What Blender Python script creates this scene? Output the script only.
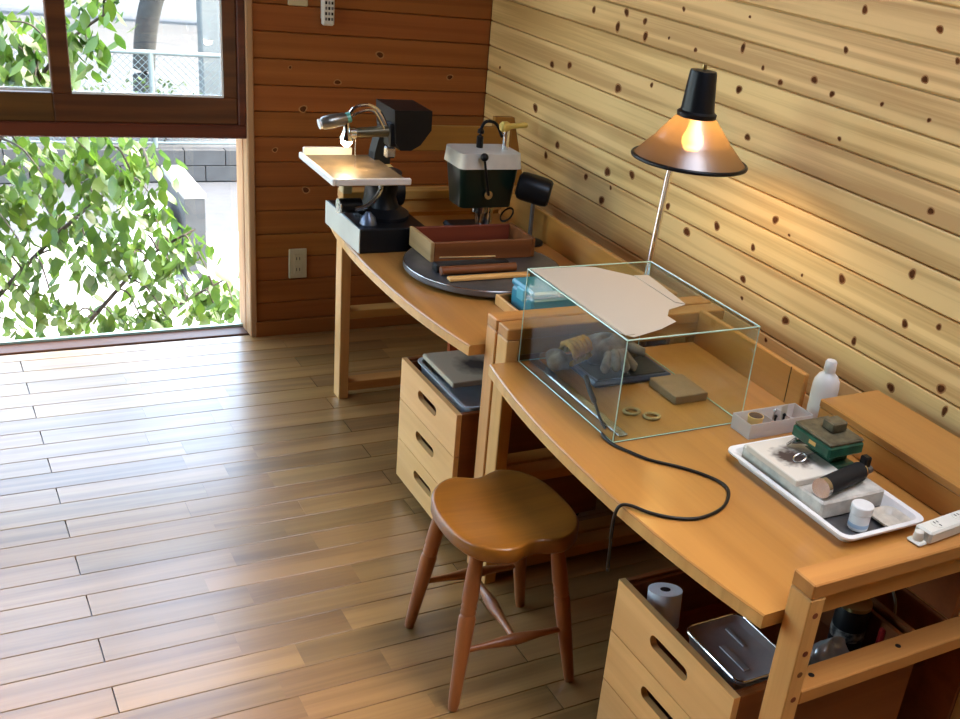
import bpy, bmesh, math, random
from mathutils import Vector, Matrix
random.seed(7)
sc = bpy.context.scene
for o in list(bpy.data.objects):
    bpy.data.objects.remove(o)
COL = sc.collection

# ------------------------------------------------------------------ camera
cd = bpy.data.cameras.new('camera')
cam = bpy.data.objects.new('camera', cd)
COL.objects.link(cam)
R_, U_, F_ = (0.84319, -0.52089, 0.13303), (0.1292, 0.43652, 0.89037), (0.52186, 0.73357, -0.43536)
cam.matrix_world = Matrix(((R_[0], U_[0], -F_[0], -1.93311), (R_[1], U_[1], -F_[1], -3.94901), (R_[2], U_[2], -F_[2], 1.7), (0, 0, 0, 1)))
cd.sensor_width = 36.0
cd.lens = 1069.13 / 960 * 36
cd.shift_x = -0.1441
cd.shift_y = 0.0675
cd.clip_start = 0.05
cd.clip_end = 300
sc.camera = cam

# ------------------------------------------------------------------ world, sun, exposure
w = bpy.data.worlds.new('world')
sc.world = w
w.use_nodes = True
wn = w.node_tree
wn.nodes.clear()
wo = wn.nodes.new('ShaderNodeOutputWorld')
wb = wn.nodes.new('ShaderNodeBackground')
sky = wn.nodes.new('ShaderNodeTexSky')
sky.sky_type = 'NISHITA'
sky.sun_disc = False
sky.sun_elevation = math.radians(58)
sky.sun_rotation = math.radians(95)
sky.air_density = 1.0
sky.dust_density = 3.0
sky.ozone_density = 1.0
wb.inputs['Strength'].default_value = 0.3
tint = wn.nodes.new('ShaderNodeMix')          # the camera's warm white balance on the whole sky
tint.data_type = 'RGBA'
tint.blend_type = 'MULTIPLY'
tint.inputs[0].default_value = 1.0
tint.inputs[7].default_value = (1.0, 0.92, 0.82, 1.0)
wn.links.new(sky.outputs[0], tint.inputs[6])
wn.links.new(tint.outputs[2], wb.inputs[0])
wn.links.new(wb.outputs[0], wo.inputs[0])

sd = bpy.data.lights.new('sun', 'SUN')
sd.energy = 0.8
sd.angle = math.radians(0.6)
sd.color = (1.0, 0.95, 0.86)
sun = bpy.data.objects.new('sun', sd)
COL.objects.link(sun)
sun.rotation_euler = Vector((0.80, -0.03, 0.60)).to_track_quat('Z', 'Y').to_euler()

vs = sc.view_settings
vs.view_transform = 'Standard'
vs.look = 'None'
vs.gamma = 1.0
vs.use_curve_mapping = False
vs.exposure = 3.5
sc.cycles.use_denoising = True
sc.cycles.max_bounces = 10
sc.cycles.diffuse_bounces = 6
sc.cycles.glossy_bounces = 5
sc.cycles.transmission_bounces = 8
sc.cycles.transparent_max_bounces = 16
sc.cycles.caustics_reflective = False
sc.cycles.caustics_refractive = False
sc.cycles.sample_clamp_indirect = 6.0


def portal(name, loc, rot, sx, sy):
    l = bpy.data.lights.new(name, 'AREA')
    l.shape = 'RECTANGLE'
    l.size, l.size_y = sx, sy
    l.cycles.is_portal = True
    o = bpy.data.objects.new(name, l)
    COL.objects.link(o)
    o.location = loc
    o.rotation_euler = rot


portal('window_portal_back', (-2.31, 0.2, 1.1), (math.radians(-90), 0, 0), 2.79, 2.2)


portal('added_side_window_portal', (-3.96, -1.125, 1.5), (0, math.radians(-90), 0), 1.6, 1.65)
portal('added_roof_window_portal', (-0.545, -3.3, 3.06), (0, 0, 0), 0.97, 2.4)


# ------------------------------------------------------------------ mesh helpers
class MB:
    def __init__(self):
        self.v, self.f = [], []

    def add(self, vs_, fs_, M=None):
        b = len(self.v)
        for p in vs_:
            p = Vector(p)
            self.v.append(M @ p if M is not None else p)
        for f in fs_:
            self.f.append([b + i for i in f])
        return self

    def box(self, x0, x1, y0, y1, z0, z1, b=0.0, M=None):
        x0, x1 = min(x0, x1), max(x0, x1)
        y0, y1 = min(y0, y1), max(y0, y1)
        z0, z1 = min(z0, z1), max(z0, z1)
        if b <= 0:
            vs_ = [(x, y, z) for x in (x0, x1) for y in (y0, y1) for z in (z0, z1)]
            fs_ = [(0, 1, 3, 2), (4, 6, 7, 5), (0, 4, 5, 1), (2, 3, 7, 6), (0, 2, 6, 4), (1, 5, 7, 3)]
            return self.add(vs_, fs_, M)
        b = min(b, (x1 - x0) * .49, (y1 - y0) * .49, (z1 - z0) * .49)
        bm = bmesh.new()
        vv = [bm.verts.new((x, y, z)) for x in (x0, x1) for y in (y0, y1) for z in (z0, z1)]
        for f in [(0, 1, 3, 2), (4, 6, 7, 5), (0, 4, 5, 1), (2, 3, 7, 6), (0, 2, 6, 4), (1, 5, 7, 3)]:
            bm.faces.new([vv[i] for i in f])
        bmesh.ops.bevel(bm, geom=bm.edges[:], offset=b, segments=1, affect='EDGES', profile=0.5)
        bm.verts.index_update()
        self.add([v.co.copy() for v in bm.verts], [[v.index for v in f.verts] for f in bm.faces], M)
        bm.free()
        return self

    def lathe(self, prof, n=24, M=None, close=True):
        """prof: list of (r, z)"""
        vs_, fs_ = [], []
        m = len(prof)
        for r, z in prof:
            for k in range(n):
                a = 2 * math.pi * k / n
                vs_.append((r * math.cos(a), r * math.sin(a), z))
        for i in range(m - 1):
            for k in range(n):
                k2 = (k + 1) % n
                fs_.append((i * n + k, i * n + k2, (i + 1) * n + k2, (i + 1) * n + k))
        if close:
            if prof[0][0] > 1e-6:
                fs_.append(tuple(reversed(range(n))))
            if prof[-1][0] > 1e-6:
                fs_.append(tuple(range((m - 1) * n, m * n)))
        return self.add(vs_, fs_, M)

    def cyl(self, p0, p1, r0, r1=None, n=16):
        r1 = r0 if r1 is None else r1
        return self.lathe([(r0, 0), (r1, (Vector(p1) - Vector(p0)).length)], n, axis(p0, p1))

    def tube(self, pts, r, n=8):
        pts = [Vector(p) for p in pts]
        rs = r if isinstance(r, (list, tuple)) else [r] * len(pts)
        vs_, fs_ = [], []
        up = Vector((0, 0, 1))
        for i, p in enumerate(pts):
            t = (pts[min(i + 1, len(pts) - 1)] - pts[max(i - 1, 0)])
            t = t.normalized() if t.length > 1e-9 else Vector((0, 0, 1))
            a = t.cross(up)
            if a.length < 0.05:
                a = t.cross(Vector((1, 0, 0)))
            a.normalize()
            bb = a.cross(t)
            for k in range(n):
                an = 2 * math.pi * k / n
                vs_.append(p + (a * math.cos(an) + bb * math.sin(an)) * rs[i])
        for i in range(len(pts) - 1):
            for k in range(n):
                k2 = (k + 1) % n
                fs_.append((i * n + k, i * n + k2, (i + 1) * n + k2, (i + 1) * n + k))
        fs_.append(tuple(reversed(range(n))))
        fs_.append(tuple(range((len(pts) - 1) * n, len(pts) * n)))
        return self.add(vs_, fs_)

    def prism(self, poly, a0, a1, plane='xy', M=None):
        """extrude polygon (2d) between a0, a1 along the missing axis"""
        def P(u, v, w_):
            return {'xy': (u, v, w_), 'xz': (u, w_, v), 'yz': (w_, u, v)}[plane]
        n = len(poly)
        vs_ = [P(u, v, a0) for u, v in poly] + [P(u, v, a1) for u, v in poly]
        fs_ = [tuple(reversed(range(n))), tuple(range(n, 2 * n))]
        for i in range(n):
            j = (i + 1) % n
            fs_.append((i, j, n + j, n + i))
        return self.add(vs_, fs_, M)

    def sphere(self, c, r, n=16, m=10, s=(1, 1, 1)):
        prof = []
        for i in range(m + 1):
            a = -math.pi / 2 + math.pi * i / m
            prof.append((max(r * math.cos(a), 0.00001), r * math.sin(a)))
        return self.lathe(prof, n, Matrix.Translation(c) @ Matrix.Diagonal((s[0], s[1], s[2], 1)))


def axis(p0, p1):
    p0, p1 = Vector(p0), Vector(p1)
    q = (p1 - p0).to_track_quat('Z', 'Y')
    return Matrix.Translation(p0) @ q.to_matrix().to_4x4()


def rotz(c, deg):
    return Matrix.Translation(c) @ Matrix.Rotation(math.radians(deg), 4, 'Z')


def wpos(o):
    p = Vector((0, 0, 0))
    while o is not None:
        p += o.location
        o = o.parent
    return p


def obj(name, mb, mat, parent=None, smooth=False, sharp=0.6):
    """one mesh object; mb is in world coordinates"""
    off = wpos(parent) if parent else Vector((0, 0, 0))
    me = bpy.data.meshes.new(name)
    me.from_pydata([tuple(p - off) for p in mb.v], [], mb.f)
    bm = bmesh.new()
    bm.from_mesh(me)
    bmesh.ops.recalc_face_normals(bm, faces=bm.faces[:])
    bm.to_mesh(me)
    bm.free()
    if smooth:
        me.polygons.foreach_set('use_smooth', [True] * len(me.polygons))
        me.set_sharp_from_angle(angle=sharp)
    me.materials.append(mat)
    me.update()
    o = bpy.data.objects.new(name, me)
    COL.objects.link(o)
    if parent:
        o.parent = parent
    return o


def tag(o, label=None, cat=None, group=None, kind=None):
    if label:
        o['label'] = label
    if cat:
        o['category'] = cat
    if group:
        o['group'] = group
    if kind:
        o['kind'] = kind
    return o


def thing(name, loc, label, cat, group=None):
    o = bpy.data.objects.new(name, None)
    o.empty_display_size = 0.05
    COL.objects.link(o)
    o.location = loc
    return tag(o, label, cat, group)


def struct(name, mb, mat, parent=None, label=None):
    o = obj(name, mb, mat, parent)
    if parent is None:
        tag(o, label, None, None, 'structure')
    return o


# ------------------------------------------------------------------ materials
def newmat(name):
    m = bpy.data.materials.new(name)
    m.use_nodes = True
    nt = m.node_tree
    return m, nt, nt.nodes['Principled BSDF']


def plain(name, col, rough=0.5, metal=0.0, noise=0.0, nscale=30, spec=0.5, bump=0.0, coat=0.0, col2=None):
    m, nt, b = newmat(name)
    b.inputs['Base Color'].default_value = (*col, 1)
    b.inputs['Roughness'].default_value = rough
    b.inputs['Metallic'].default_value = metal
    b.inputs['Specular IOR Level'].default_value = spec
    b.inputs['Coat Weight'].default_value = coat
    b.inputs['Coat Roughness'].default_value = 0.15
    tc = nt.nodes.new('ShaderNodeTexCoord')
    if noise > 0 or bump > 0:
        n = nt.nodes.new('ShaderNodeTexNoise')
        n.inputs['Scale'].default_value = nscale
        n.inputs['Detail'].default_value = 5
        nt.links.new(tc.outputs['Object'], n.inputs['Vector'])
        if noise > 0:
            r = nt.nodes.new('ShaderNodeValToRGB')
            c2 = col2 or tuple(c * (1 - noise) for c in col)
            r.color_ramp.elements[0].position = 0.35
            r.color_ramp.elements[1].position = 0.65
            r.color_ramp.elements[0].color = (*c2, 1)
            r.color_ramp.elements[1].color = (*col, 1)
            nt.links.new(n.outputs['Fac'], r.inputs['Fac'])
            nt.links.new(r.outputs['Color'], b.inputs['Base Color'])
        if bump > 0:
            bp = nt.nodes.new('ShaderNodeBump')
            bp.inputs['Strength'].default_value = bump
            bp.inputs['Distance'].default_value = 0.002
            nt.links.new(n.outputs['Fac'], bp.inputs['Height'])
            nt.links.new(bp.outputs['Normal'], b.inputs['Normal'])
    return m


def wood(name, dark, light, grain='y', rough=0.45, var=0.25, scale=18.0, stretch=0.06, coat=0.0, hue=0.02, spec=0.4, rings=1.0, fine=0.3):
    m, nt, b = newmat(name)
    dark = (dark[0], dark[1] * .93, dark[2] * .68)
    light = (light[0], light[1] * .93, light[2] * .68)
    L = nt.links
    N = nt.nodes.new
    tc = N('ShaderNodeTexCoord')
    oi = N('ShaderNodeObjectInfo')
    mp = N('ShaderNodeMapping')
    s = {'x': (stretch, 1, 1), 'y': (1, stretch, 1), 'z': (1, 1, stretch)}[grain]
    mp.inputs['Scale'].default_value = s
    L.new(tc.outputs['Object'], mp.inputs['Vector'])
    sh = N('ShaderNodeVectorMath')
    sh.operation = 'MULTIPLY_ADD'
    mulr = N('ShaderNodeMath')
    mulr.operation = 'MULTIPLY'
    mulr.inputs[1].default_value = 37.0
    L.new(oi.outputs['Random'], mulr.inputs[0])
    cmb = N('ShaderNodeCombineXYZ')
    for k in range(3):
        L.new(mulr.outputs[0], cmb.inputs[k])
    addv = N('ShaderNodeVectorMath')
    addv.operation = 'ADD'
    L.new(mp.outputs[0], addv.inputs[0])
    L.new(cmb.outputs[0], addv.inputs[1])
    n1 = N('ShaderNodeTexNoise')
    n1.inputs['Scale'].default_value = scale
    n1.inputs['Detail'].default_value = 6
    n1.inputs['Roughness'].default_value = 0.6
    n1.inputs['Distortion'].default_value = 0.6
    L.new(addv.outputs[0], n1.inputs['Vector'])
    # growth rings: sine of a smooth field
    n2 = N('ShaderNodeTexNoise')
    n2.inputs['Scale'].default_value = scale * 0.35
    n2.inputs['Detail'].default_value = 1.5
    L.new(addv.outputs[0], n2.inputs['Vector'])
    mu = N('ShaderNodeMath')
    mu.operation = 'MULTIPLY'
    mu.inputs[1].default_value = 42.0
    L.new(n2.outputs['Fac'], mu.inputs[0])
    si = N('ShaderNodeMath')
    si.operation = 'SINE'
    L.new(mu.outputs[0], si.inputs[0])
    ma = N('ShaderNodeMath')
    ma.operation = 'MULTIPLY_ADD'
    ma.inputs[1].default_value = 0.16 * rings
    L.new(si.outputs[0], ma.inputs[0])
    L.new(n1.outputs['Fac'], ma.inputs[2])
    mp3 = N('ShaderNodeMapping')
    mp3.inputs['Scale'].default_value = {'x': (.16, 1, 1), 'y': (1, .16, 1), 'z': (1, 1, .16)}[grain]
    L.new(addv.outputs[0], mp3.inputs['Vector'])
    n3 = N('ShaderNodeTexNoise')
    n3.inputs['Scale'].default_value = scale * 7
    n3.inputs['Detail'].default_value = 3
    L.new(mp3.outputs[0], n3.inputs['Vector'])
    fs3 = N('ShaderNodeMath')
    fs3.operation = 'MULTIPLY_ADD'
    fs3.inputs[1].default_value = fine
    L.new(n3.outputs['Fac'], fs3.inputs[0])
    L.new(ma.outputs[0], fs3.inputs[2])
    sb3 = N('ShaderNodeMath')
    sb3.operation = 'SUBTRACT'
    sb3.inputs[1].default_value = fine * .5
    L.new(fs3.outputs[0], sb3.inputs[0])
    ma = sb3
    r = N('ShaderNodeValToRGB')
    r.color_ramp.elements[0].position = 0.28
    r.color_ramp.elements[1].position = 0.66
    r.color_ramp.elements[0].color = (*dark, 1)
    r.color_ramp.elements[1].color = (*light, 1)
    L.new(ma.outputs[0], r.inputs['Fac'])
    hs = N('ShaderNodeHueSaturation')
    mr = N('ShaderNodeMapRange')
    mr.inputs['To Min'].default_value = 1 - var
    mr.inputs['To Max'].default_value = 1 + var
    L.new(oi.outputs['Random'], mr.inputs['Value'])
    L.new(mr.outputs[0], hs.inputs['Value'])
    mh = N('ShaderNodeMapRange')
    mh.inputs['To Min'].default_value = 0.5 - hue
    mh.inputs['To Max'].default_value = 0.5 + hue
    fr = N('ShaderNodeMath')
    fr.operation = 'FRACT'
    L.new(mulr.outputs[0], fr.inputs[0])
    L.new(fr.outputs[0], mh.inputs['Value'])
    L.new(mh.outputs[0], hs.inputs['Hue'])
    L.new(r.outputs['Color'], hs.inputs['Color'])
    L.new(hs.outputs['Color'], b.inputs['Base Color'])
    b.inputs['Roughness'].default_value = rough
    b.inputs['Specular IOR Level'].default_value = spec
    b.inputs['Coat Weight'].default_value = coat
    b.inputs['Coat Roughness'].default_value = 0.22
    bp = N('ShaderNodeBump')
    bp.inputs['Strength'].default_value = 0.12
    bp.inputs['Distance'].default_value = 0.001
    L.new(n1.outputs['Fac'], bp.inputs['Height'])
    L.new(bp.outputs['Normal'], b.inputs['Normal'])
    return m


def glass(name, tint=(0.97, 0.99, 0.98), refl=1.0, rough=0.0):
    """thin clear sheet: transparent with a fresnel reflection"""
    m = bpy.data.materials.new(name)
    m.use_nodes = True
    nt = m.node_tree
    nt.nodes.clear()
    out = nt.nodes.new('ShaderNodeOutputMaterial')
    mix = nt.nodes.new('ShaderNodeMixShader')
    tr = nt.nodes.new('ShaderNodeBsdfTransparent')
    gl = nt.nodes.new('ShaderNodeBsdfGlossy')
    lw = nt.nodes.new('ShaderNodeLayerWeight')       # Schlick reflection, the same from both sides of the sheet
    lw.inputs['Blend'].default_value = 0.5
    fr = nt.nodes.new('ShaderNodeMath')
    fr.operation = 'POWER'
    fr.inputs[1].default_value = 5.0
    nt.links.new(lw.outputs['Facing'], fr.inputs[0])
    mu = nt.nodes.new('ShaderNodeMath')
    mu.operation = 'MULTIPLY_ADD'
    mu.inputs[1].default_value = 0.9 * refl
    mu.inputs[2].default_value = 0.035 * refl
    tr.inputs[0].default_value = (*tint, 1)
    gl.inputs['Roughness'].default_value = rough
    nt.links.new(fr.outputs[0], mu.inputs[0])
    nt.links.new(mu.outputs[0], mix.inputs[0])
    nt.links.new(tr.outputs[0], mix.inputs[1])
    nt.links.new(gl.outputs[0], mix.inputs[2])
    nt.links.new(mix.outputs[0], out.inputs[0])
    return m


def translucent(name, col, trans=0.5, rough=0.4, clear=0.0, gloss=0.08, noise=False):
    m = bpy.data.materials.new(name)
    m.use_nodes = True
    nt = m.node_tree
    nt.nodes.clear()
    N = nt.nodes.new
    out = N('ShaderNodeOutputMaterial')
    d = N('ShaderNodeBsdfDiffuse')
    t = N('ShaderNodeBsdfTranslucent')
    g = N('ShaderNodeBsdfGlossy')
    g.inputs['Roughness'].default_value = rough
    c = N('ShaderNodeBsdfTransparent')
    c.inputs[0].default_value = (*col, 1)
    m1, m2, m3 = N('ShaderNodeMixShader'), N('ShaderNodeMixShader'), N('ShaderNodeMixShader')
    m1.inputs[0].default_value = trans
    m2.inputs[0].default_value = clear
    m3.inputs[0].default_value = gloss
    d.inputs[0].default_value = (*col, 1)
    t.inputs[0].default_value = (*col, 1)
    if noise:
        oi = N('ShaderNodeObjectInfo')
        tc = N('ShaderNodeTexCoord')
        no = N('ShaderNodeTexNoise')
        no.inputs['Scale'].default_value = 9.0
        nt.links.new(tc.outputs['Object'], no.inputs['Vector'])
        ad = N('ShaderNodeMath')
        ad.operation = 'MULTIPLY_ADD'
        ad.inputs[1].default_value = 0.6
        nt.links.new(oi.outputs['Random'], ad.inputs[0])
        nt.links.new(no.outputs['Fac'], ad.inputs[2])
        cr = N('ShaderNodeValToRGB')
        cr.color_ramp.elements[0].position = 0.3
        cr.color_ramp.elements[1].position = 1.0
        cr.color_ramp.elements[0].color = (col[0] * .45, col[1] * .6, col[2] * .7, 1)
        cr.color_ramp.elements[1].color = (min(col[0] * 1.5, 1), min(col[1] * 1.25, 1), col[2], 1)
        nt.links.new(ad.outputs[0], cr.inputs['Fac'])
        nt.links.new(cr.outputs[0], d.inputs[0])
        nt.links.new(cr.outputs[0], t.inputs[0])
    L = nt.links
    L.new(d.outputs[0], m1.inputs[1])
    L.new(t.outputs[0], m1.inputs[2])
    L.new(m1.outputs[0], m2.inputs[1])
    L.new(c.outputs[0], m2.inputs[2])
    L.new(m2.outputs[0], m3.inputs[1])
    L.new(g.outputs[0], m3.inputs[2])
    L.new(m3.outputs[0], out.inputs[0])
    return m


def emit(name, col, strength):
    m = bpy.data.materials.new(name)
    m.use_nodes = True
    nt = m.node_tree
    b = nt.nodes['Principled BSDF']
    b.inputs['Base Color'].default_value = (*col, 1)
    b.inputs['Emission Color'].default_value = (*col, 1)
    b.inputs['Emission Strength'].default_value = strength
    return m


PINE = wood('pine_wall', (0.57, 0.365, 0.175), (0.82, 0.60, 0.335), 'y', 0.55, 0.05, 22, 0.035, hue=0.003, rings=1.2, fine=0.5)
PINEX = wood('pine_wall_back_shaded', (0.23, 0.076, 0.019), (0.31, 0.11, 0.029), 'x', 0.6, 0.07, 22, 0.035, hue=0.006, rings=0.6, spec=0.2)  # same pine as the right wall, its shade put into a darker colour
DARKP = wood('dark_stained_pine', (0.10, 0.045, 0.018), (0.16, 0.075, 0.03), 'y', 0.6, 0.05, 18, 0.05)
FLOORW = wood('oak_floor', (0.215, 0.118, 0.048), (0.345, 0.20, 0.086), 'x', 0.36, 0.18, 16, 0.07, coat=0.55, hue=0.004, spec=0.5, rings=0.6)
FRAMEW = wood('dark_window_wood', (0.07, 0.024, 0.009), (0.12, 0.042, 0.015), 'x', 0.45, 0.08, 18, 0.06)
FRAMEL = wood('pale_jamb_wood', (0.42, 0.27, 0.15), (0.55, 0.37, 0.21), 'z', 0.5, 0.05, 18, 0.06)
DESKW = wood('desk_top_wood', (0.36, 0.165, 0.048), (0.46, 0.225, 0.07), 'y', 0.33, 0.04, 12, 0.05, coat=0.25, hue=0.004, rings=0.5)
DESKE = wood('desk_frame_wood', (0.56, 0.31, 0.13), (0.68, 0.40, 0.18), 'z', 0.42, 0.05, 18, 0.06, hue=0.005, rings=0.6)
DESKX = wood('desk_bar_wood', (0.40, 0.19, 0.06), (0.50, 0.255, 0.085), 'x', 0.42, 0.05, 18, 0.06, hue=0.005, rings=0.6)
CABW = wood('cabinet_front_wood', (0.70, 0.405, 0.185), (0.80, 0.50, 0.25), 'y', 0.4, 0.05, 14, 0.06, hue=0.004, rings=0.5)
CABS = wood('cabinet_side_wood_shaded', (0.19, 0.058, 0.018), (0.26, 0.085, 0.028), 'x', 0.45, 0.05, 14, 0.06, hue=0.004, rings=0.5)  # shade on the cabinet sides put into a darker, redder wood
STOOLW = wood('stool_seat_wood', (0.20, 0.070, 0.010), (0.29, 0.108, 0.016), 'x', 0.32, 0.03, 12, 0.06, coat=0.3, hue=0.003, rings=0.6)
STOOLL = wood('stool_leg_wood', (0.26, 0.09, 0.034), (0.36, 0.135, 0.052), 'z', 0.35, 0.06, 16, 0.06, coat=0.2, hue=0.004, rings=0.5)
REDW = wood('reddish_wood', (0.13, 0.034, 0.014), (0.20, 0.06, 0.025), 'x', 0.5, 0.1, 16, 0.06)
ORANGEW = wood('orange_wood', (0.30, 0.095, 0.022), (0.38, 0.13, 0.032), 'x', 0.5, 0.05, 14, 0.06)
YELLW = wood('yellow_wood', (0.62, 0.40, 0.13), (0.75, 0.52, 0.2), 'x', 0.5, 0.05, 20, 0.06)
BROWNW = wood('lit_brown_wood', (0.30, 0.17, 0.11), (0.42, 0.25, 0.17), 'y', 0.5, 0.04, 16, 0.06)
KNOT = plain('knot', (0.13, 0.04, 0.010), 0.8, noise=0.5, nscale=90, spec=0.1)
KNOTR = plain('knot_ring', (0.42, 0.20, 0.07), 0.7, noise=0.3, nscale=70, spec=0.15)
GLASS = glass('window_glass')
BOXGLASS = glass('box_glass', (0.93, 0.965, 0.94), 0.45)
GLEDGE = plain('glass_edge', (0.42, 0.62, 0.50), 0.15, spec=0.8)
STEEL = plain('steel', (0.62, 0.62, 0.62), 0.22, 1.0, noise=0.15, nscale=40)
CHROME = plain('chrome', (0.78, 0.78, 0.76), 0.12, 1.0)
DULLSTEEL = plain('dull_steel', (0.20, 0.20, 0.21), 0.42, 0.8, noise=0.35, nscale=14)
BLACK = plain('black_paint', (0.006, 0.006, 0.007), 0.35, spec=0.25)
BLACKR = plain('black_rubber', (0.010, 0.010, 0.011), 0.6, spec=0.25)
GREEN = plain('dark_green_enamel', (0.006, 0.018, 0.011), 0.3, noise=0.4, nscale=12)
VGREEN = plain('green_enamel', (0.022, 0.12, 0.065), 0.35, noise=0.5, nscale=35)
VTOP = plain('worn_vise_top', (0.16, 0.13, 0.07), 0.55, noise=0.5, nscale=60, metal=0.3)
WHITE = plain('white_enamel', (0.82, 0.82, 0.80), 0.3, noise=0.08, nscale=20)
OFFWHITE = plain('off_white_plastic', (0.66, 0.64, 0.56), 0.4, noise=0.08, nscale=20)
PLATE = plain('outlet_plate_plastic', (0.50, 0.42, 0.24), 0.4)
CASEGREY = plain('grey_laminate', (0.50, 0.50, 0.43), 0.45, noise=0.15, nscale=8)
PAPER = translucent('paper', (0.53, 0.475, 0.385), 0.3, 0.5, 0.0, 0.03)
CERAMIC = plain('fire_brick', (0.62, 0.58, 0.50), 0.8, noise=0.25, nscale=45, bump=0.5)
JAMBW = plain('white_paint', (0.8, 0.82, 0.8), 0.5)


# ------------------------------------------------------------------ room shell
XL, YF, ZC = -3.8, -7.5, 2.6
PITCH = 0.0911
GZ = [1.1375 + PITCH * k for k in range(-13, 17)]
GZ = [z for z in GZ if 0.02 < z < ZC]

floor = struct('floor', MB().box(XL - .1, 0.15, YF - .1, 0.02, -0.16, -0.014), FLOORW, label='wooden plank floor of the workshop')
# floor boards
FP = 0.0918
nrow = 0
y = -1.878 + FP * 20
meshcache = {}


def board(parent, name, x0, x1, y0, y1, z0, z1, mat, b=0.0012):
    dx, dy, dz = round(x1 - x0, 3), round(y1 - y0, 4), round(z1 - z0, 4)
    key = (name, mat.name, dx, dy, dz)
    if key not in meshcache:
        if name == 'floor_board':
            mb = MB().prism([(0, 0), (dy, 0), (dy, dz - b), (dy - b, dz), (b, dz), (0, dz - b)], 0, dx, 'yz')
        else:
            mb = MB().box(0, dx, 0, dy, 0, dz, b)
        o = obj(name, mb, mat, None)
        meshcache[key] = o.data
    else:
        o = bpy.data.objects.new(name, meshcache[key])
        COL.objects.link(o)
    o.parent = parent
    o.location = (x0, y0, z0)
    return o


k = 0
while y > YF:
    y1 = min(y + FP, 0.02)
    even = (k % 2 == 1)
    xs = [-0.002]
    joints = [-0.82, -1.718, -2.618, -3.5, -4.4] if even else [-0.40, -1.13, -1.39, -2.17, -3.07, -4.1]
    if y < -3.2:
        joints = [-1.27, -2.62, -3.9] if even else [-0.8, -2.1, -3.4]
    sub = []
    for jx in joints:
        sub.append((jx, 0.0013 if even else 0.0))
    if even and y > -3.2:
        sub.append((-1.27 + random.uniform(-.2, .2), 0.0))
        sub.append((-0.42 + random.uniform(-.1, .1), 0.0))
    elif y > -3.2:
        sub = [(jx + random.uniform(-.05, .05), g) for jx, g in sub]
    sub.sort(key=lambda t: -t[0])
    xr = -0.002
    for jx, g in sub + [(XL + .002, 0.0)]:
        board(floor, 'floor_board', jx + g, xr, y + 0.0009, y1 - 0.0009, -0.0138, 0.0, FLOORW, 0.0011)
        xr = jx - g
    y -= FP
    k += 1

wall_right = struct('wall_right', MB().box(0.016, 0.16, YF - .1, 0.16, -0.16, ZC + .1), PINE, label='right wall of knotty pine boards')
edges = [0.0] + GZ + [ZC]
rb = []
for z0, z1 in zip(edges[:-1], edges[1:]):
    if z1 - z0 < 0.01:
        continue
    mb = MB().box(0.0, 0.0158, YF, -0.0005, z0 + 0.0019, z1 - 0.0019, 0.003)
    o = obj('wall_board', mb, PINE, wall_right)
    rb.append((z0, z1, o))
KNOTS = [(-1.975, 1.55, 0.0261, 0.0106), (-2.216, 1.544, 0.0141, 0.0099), (-1.941, 1.453, 0.0137, 0.0088), (-2.209, 1.436, 0.0131, 0.0112), (-1.555, 1.472, 0.0085, 0.0049), (-1.549, 1.391, 0.0129, 0.0149), (-1.647, 1.357, 0.0123, 0.0073), (-1.727, 1.335, 0.0139, 0.0096), (-1.853, 1.366, 0.0183, 0.0115), (-1.926, 1.346, 0.0141, 0.0091), (-2.098, 1.358, 0.0127, 0.0064), (-2.25, 1.355, 0.0116, 0.0062), (-1.563, 1.284, 0.0218, 0.0126), (-1.636, 1.171, 0.0193, 0.0114), (-1.985, 1.25, 0.014, 0.0068), (-2.287, 1.49, 0.0109, 0.0078), (-2.322, 1.167, 0.016, 0.0105), (-1.814, 0.992, 0.0163, 0.0127), (-1.879, 0.97, 0.0079, 0.005), (-2.317, 1.015, 0.0152, 0.0132), (-1.746, 0.892, 0.013, 0.0105), (-1.73, 0.794, 0.0178, 0.0121), (-2.102, 0.926, 0.0194, 0.0131), (-2.334, 0.896, 0.014, 0.0112), (-2.432, 0.927, 0.0117, 0.0087), (-1.934, 0.748, 0.0183, 0.0143), (-2.191, 0.793, 0.0122, 0.012), (-1.959, 0.886, 0.0078, 0.005), (-2.343, 0.733, 0.0163, 0.0128), (-2.486, 0.795, 0.0176, 0.0133), (-2.513, 0.75, 0.0102, 0.0154), (-1.249, 1.448, 0.0149, 0.0079), (-0.948, 1.395, 0.0173, 0.0142), (-1.057, 1.385, 0.0192, 0.0112), (-1.07, 1.343, 0.0165, 0.0169), (-1.196, 1.359, 0.0103, 0.0054), (-1.336, 1.349, 0.0121, 0.0079), (-0.75, 1.374, 0.0158, 0.0119), (-0.907, 1.345, 0.0178, 0.0175), (-0.51, 1.158, 0.018, 0.0147), (-0.632, 1.177, 0.0205, 0.0143), (-0.955, 1.165, 0.0268, 0.0179), (-1.141, 1.212, 0.0136, 0.0085), (-0.42, 0.988, 0.023, 0.0172), (-0.109, 1.073, 0.0213, 0.0072), (-0.608, 0.899, 0.0181, 0.0168), (-0.533, 0.843, 0.0225, 0.0138), (-0.956, 0.895, 0.0219, 0.0189), (-0.825, 0.843, 0.02, 0.013), (-1.102, 0.924, 0.0204, 0.0152), (-0.942, 0.795, 0.0225, 0.0161), (-1.436, 0.84, 0.0229, 0.0157), (-1.573, 0.9, 0.0188, 0.0137), (-1.321, 0.885, 0.016, 0.0117), (-0.988, 0.85, 0.0155, 0.0079), (-1.741, 0.741, 0.0112, 0.0068), (-1.874, 0.666, 0.0107, 0.0067)]
krnd = random.Random(4)
for i in range(40):
    KNOTS.append((krnd.uniform(-4.7, -2.55), krnd.choice(GZ[:-1]) + krnd.uniform(.02, .07), krnd.uniform(.009, .017), krnd.uniform(.006, .012)))
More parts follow.
